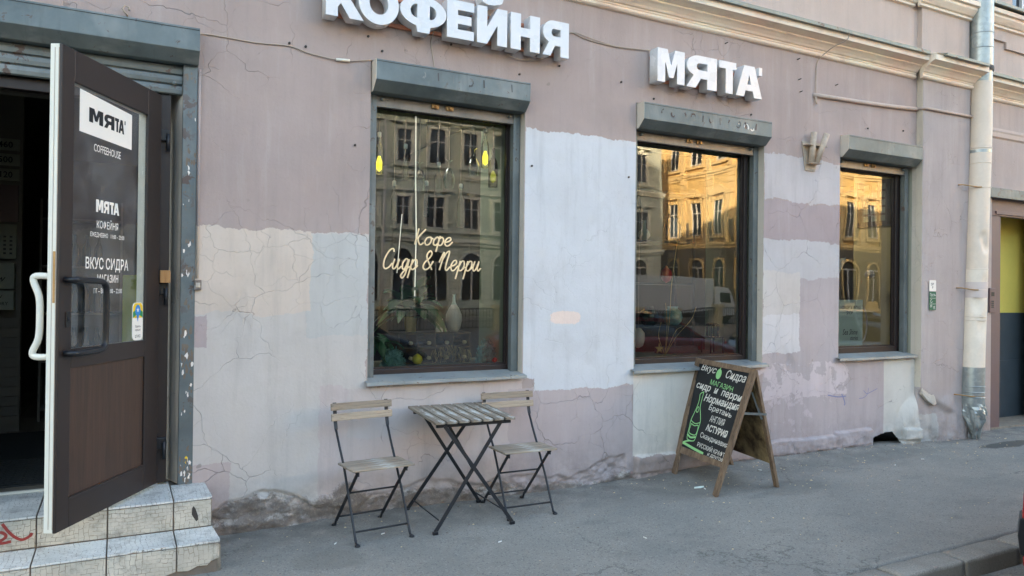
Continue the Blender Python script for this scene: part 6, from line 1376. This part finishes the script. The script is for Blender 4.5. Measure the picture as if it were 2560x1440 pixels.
# one pedestrian on the far side of the street
def person(loc, rz):
    t = thing("person", "small distant person in dark trousers and olive jacket walking across the street", "person", loc, rz)
    J = {'pelvis': (0, 0, .95), 'chest': (0, 0, 1.30), 'neck': (0, 0, 1.50), 'head0': (0, -.01, 1.58), 'head': (0, -.02, 1.68), 'shL': (-.19, 0, 1.42), 'elL': (-.24, .06, 1.15), 'haL': (-.23, -.04, .92), 'shR': (.19, 0, 1.42), 'elR': (.24, .0, 1.15), 'haR': (.22, -.12, .95), 'hipL': (-.10, 0, .90), 'knL': (-.10, -.10, .50), 'anL': (-.10, -.02, .09), 'toL': (-.10, -.18, .04), 'hipR': (.10, 0, .90), 'knR': (.10, .02, .50), 'anR': (.10, .22, .12), 'toR': (.10, .08, .04)}
    E_ = [('pelvis', 'chest'), ('chest', 'neck'), ('neck', 'head0'), ('head0', 'head'), ('chest', 'shL'), ('shL', 'elL'), ('elL', 'haL'), ('chest', 'shR'), ('shR', 'elR'), ('elR', 'haR'), ('pelvis', 'hipL'), ('hipL', 'knL'), ('knL', 'anL'), ('anL', 'toL'), ('pelvis', 'hipR'), ('hipR', 'knR'), ('knR', 'anR'), ('anR', 'toR')]
    rad = dict(pelvis=.15, chest=.16, neck=.055, head0=.08, head=.10, shL=.075, elL=.05, haL=.035, shR=.075, elR=.05, haR=.035, hipL=.09, knL=.065, anL=.045, toL=.04, hipR=.09, knR=.065, anR=.045, toR=.04)
    ks_ = list(J); me = bpy.data.meshes.new("body"); me.from_pydata([J[k] for k in ks_], [(ks_.index(a), ks_.index(b_)) for a, b_ in E_], []); o = link("body", me, None, t)
    sk = o.modifiers.new("skin", 'SKIN')
    if not me.skin_vertices:
        import bmesh
        q = bmesh.new(); q.from_mesh(me); q.verts.layers.skin.verify(); q.to_mesh(me); q.free()
    ly = me.skin_vertices[0]
    for i, k in enumerate(ks_): ly.data[i].radius = (rad[k], rad[k]*.85); ly.data[i].use_root = (k == 'pelvis')
    ss = o.modifiers.new("sub", 'SUBSURF'); ss.levels = 1; ss.render_levels = 1
    b = N("person_clothes"); sp = b.n("ShaderNodeSeparateXYZ"); b.l(b.co, sp.inputs[0]); c = b.mix(b.math('GREATER_THAN', sp.outputs[2], .95), A(52, 54, 62), A(96, 98, 80)); c = b.mix(b.math('GREATER_THAN', sp.outputs[2], 1.52), c, A(196, 150, 128)); b.fin(c, .8); me.materials.append(b.m)
    MB().lathe([(.005, .115), (.07, .10), (.105, .03), (.10, -.03), (.06, -.06)], 14, (0, .015, 1.69)).build("hair", M['maroon'], t)
    return t
person((11.6, -25.3, -.12), R(120))

# ------------------------------------------------------------------ pavement litter
rnd = random.Random(11); mb = MB(); mb2 = MB()
for k in range(620):
    x = rnd.uniform(.7, 9.5); y = -abs(rnd.gauss(0, .5))-.03 if rnd.random() < .7 else rnd.uniform(-2.2, 0)
    if x < 4 and rnd.random() < .6: continue
    r_ = rnd.uniform(.003, .0095)*(1.4 if rnd.random() < .06 else 1); a = rnd.uniform(0, 3); z = gz(x, y)+.001; t_ = mb if rnd.random() < .6 else mb2
    v = [(x+r_*math.cos(a+q)*rnd.uniform(.5, 1.3), y+r_*math.sin(a+q)*rnd.uniform(.5, 1.3), z) for q in (0, 1.5, 3.1, 4.6)]; t_.add(v+[(x, y, z+r_*.6)], [(0, 1, 4), (1, 2, 4), (2, 3, 4), (3, 0, 4)])
tag(mb.build("pale_litter_specks", M['cork']), kind="stuff"); tag(mb2.build("dark_grit", M['grout']), kind="stuff")
bt = None
for (x, y, a, lb_) in ((1.57, -.47, .4, 'white cigarette end between the left chair\'s feet'), (4.33, -.52, 1.2, 'white cigarette end near the front feet of the chalkboard sign'), (5.19, -.3, 2.0, 'white cigarette end just right of the chalkboard sign'), (1.24, -.52, .9, 'white cigarette end left of the left chair'), (6.6, -.65, .2, 'white cigarette end on the asphalt below the small window, left one'), (3.1, -1.3, 1.7, 'white cigarette end alone on the open asphalt right of the table'), (2.2, -.95, .3, 'white cigarette end in front of the slatted table'), (7.1, -.6, 2.6, 'white cigarette end on the asphalt in front of the wall\'s hole')):
    if bt is None:
        o = MB().tube([(-.014, 0, .004), (.014, 0, .004)], .0038, 8).build("cigarette_end", M['paper']); bt = o
    else: o = dup(bt)
    o.location = (x, y, gz(x, y)); o.rotation_euler = (0, 0, a); tag(o, lb_, "cigarette end", "cigarette ends on the pavement")
lf = MB(); lf.prism([(-.05, .0), (-.02, .018), (.03, .012), (.05, -.006), (.01, -.014)], lambda p: Vector((p[0], p[1], .006+.01*abs(p[0])/.05)), lambda p: Vector((p[0], p[1], .003))); o = lf.build("paper_scrap", M['cardblue']); o.location = (4.30, -.48, gz(4.3, -.48)); tag(o, "small pale paper scrap on the pavement by the chalkboard sign", "paper scrap")
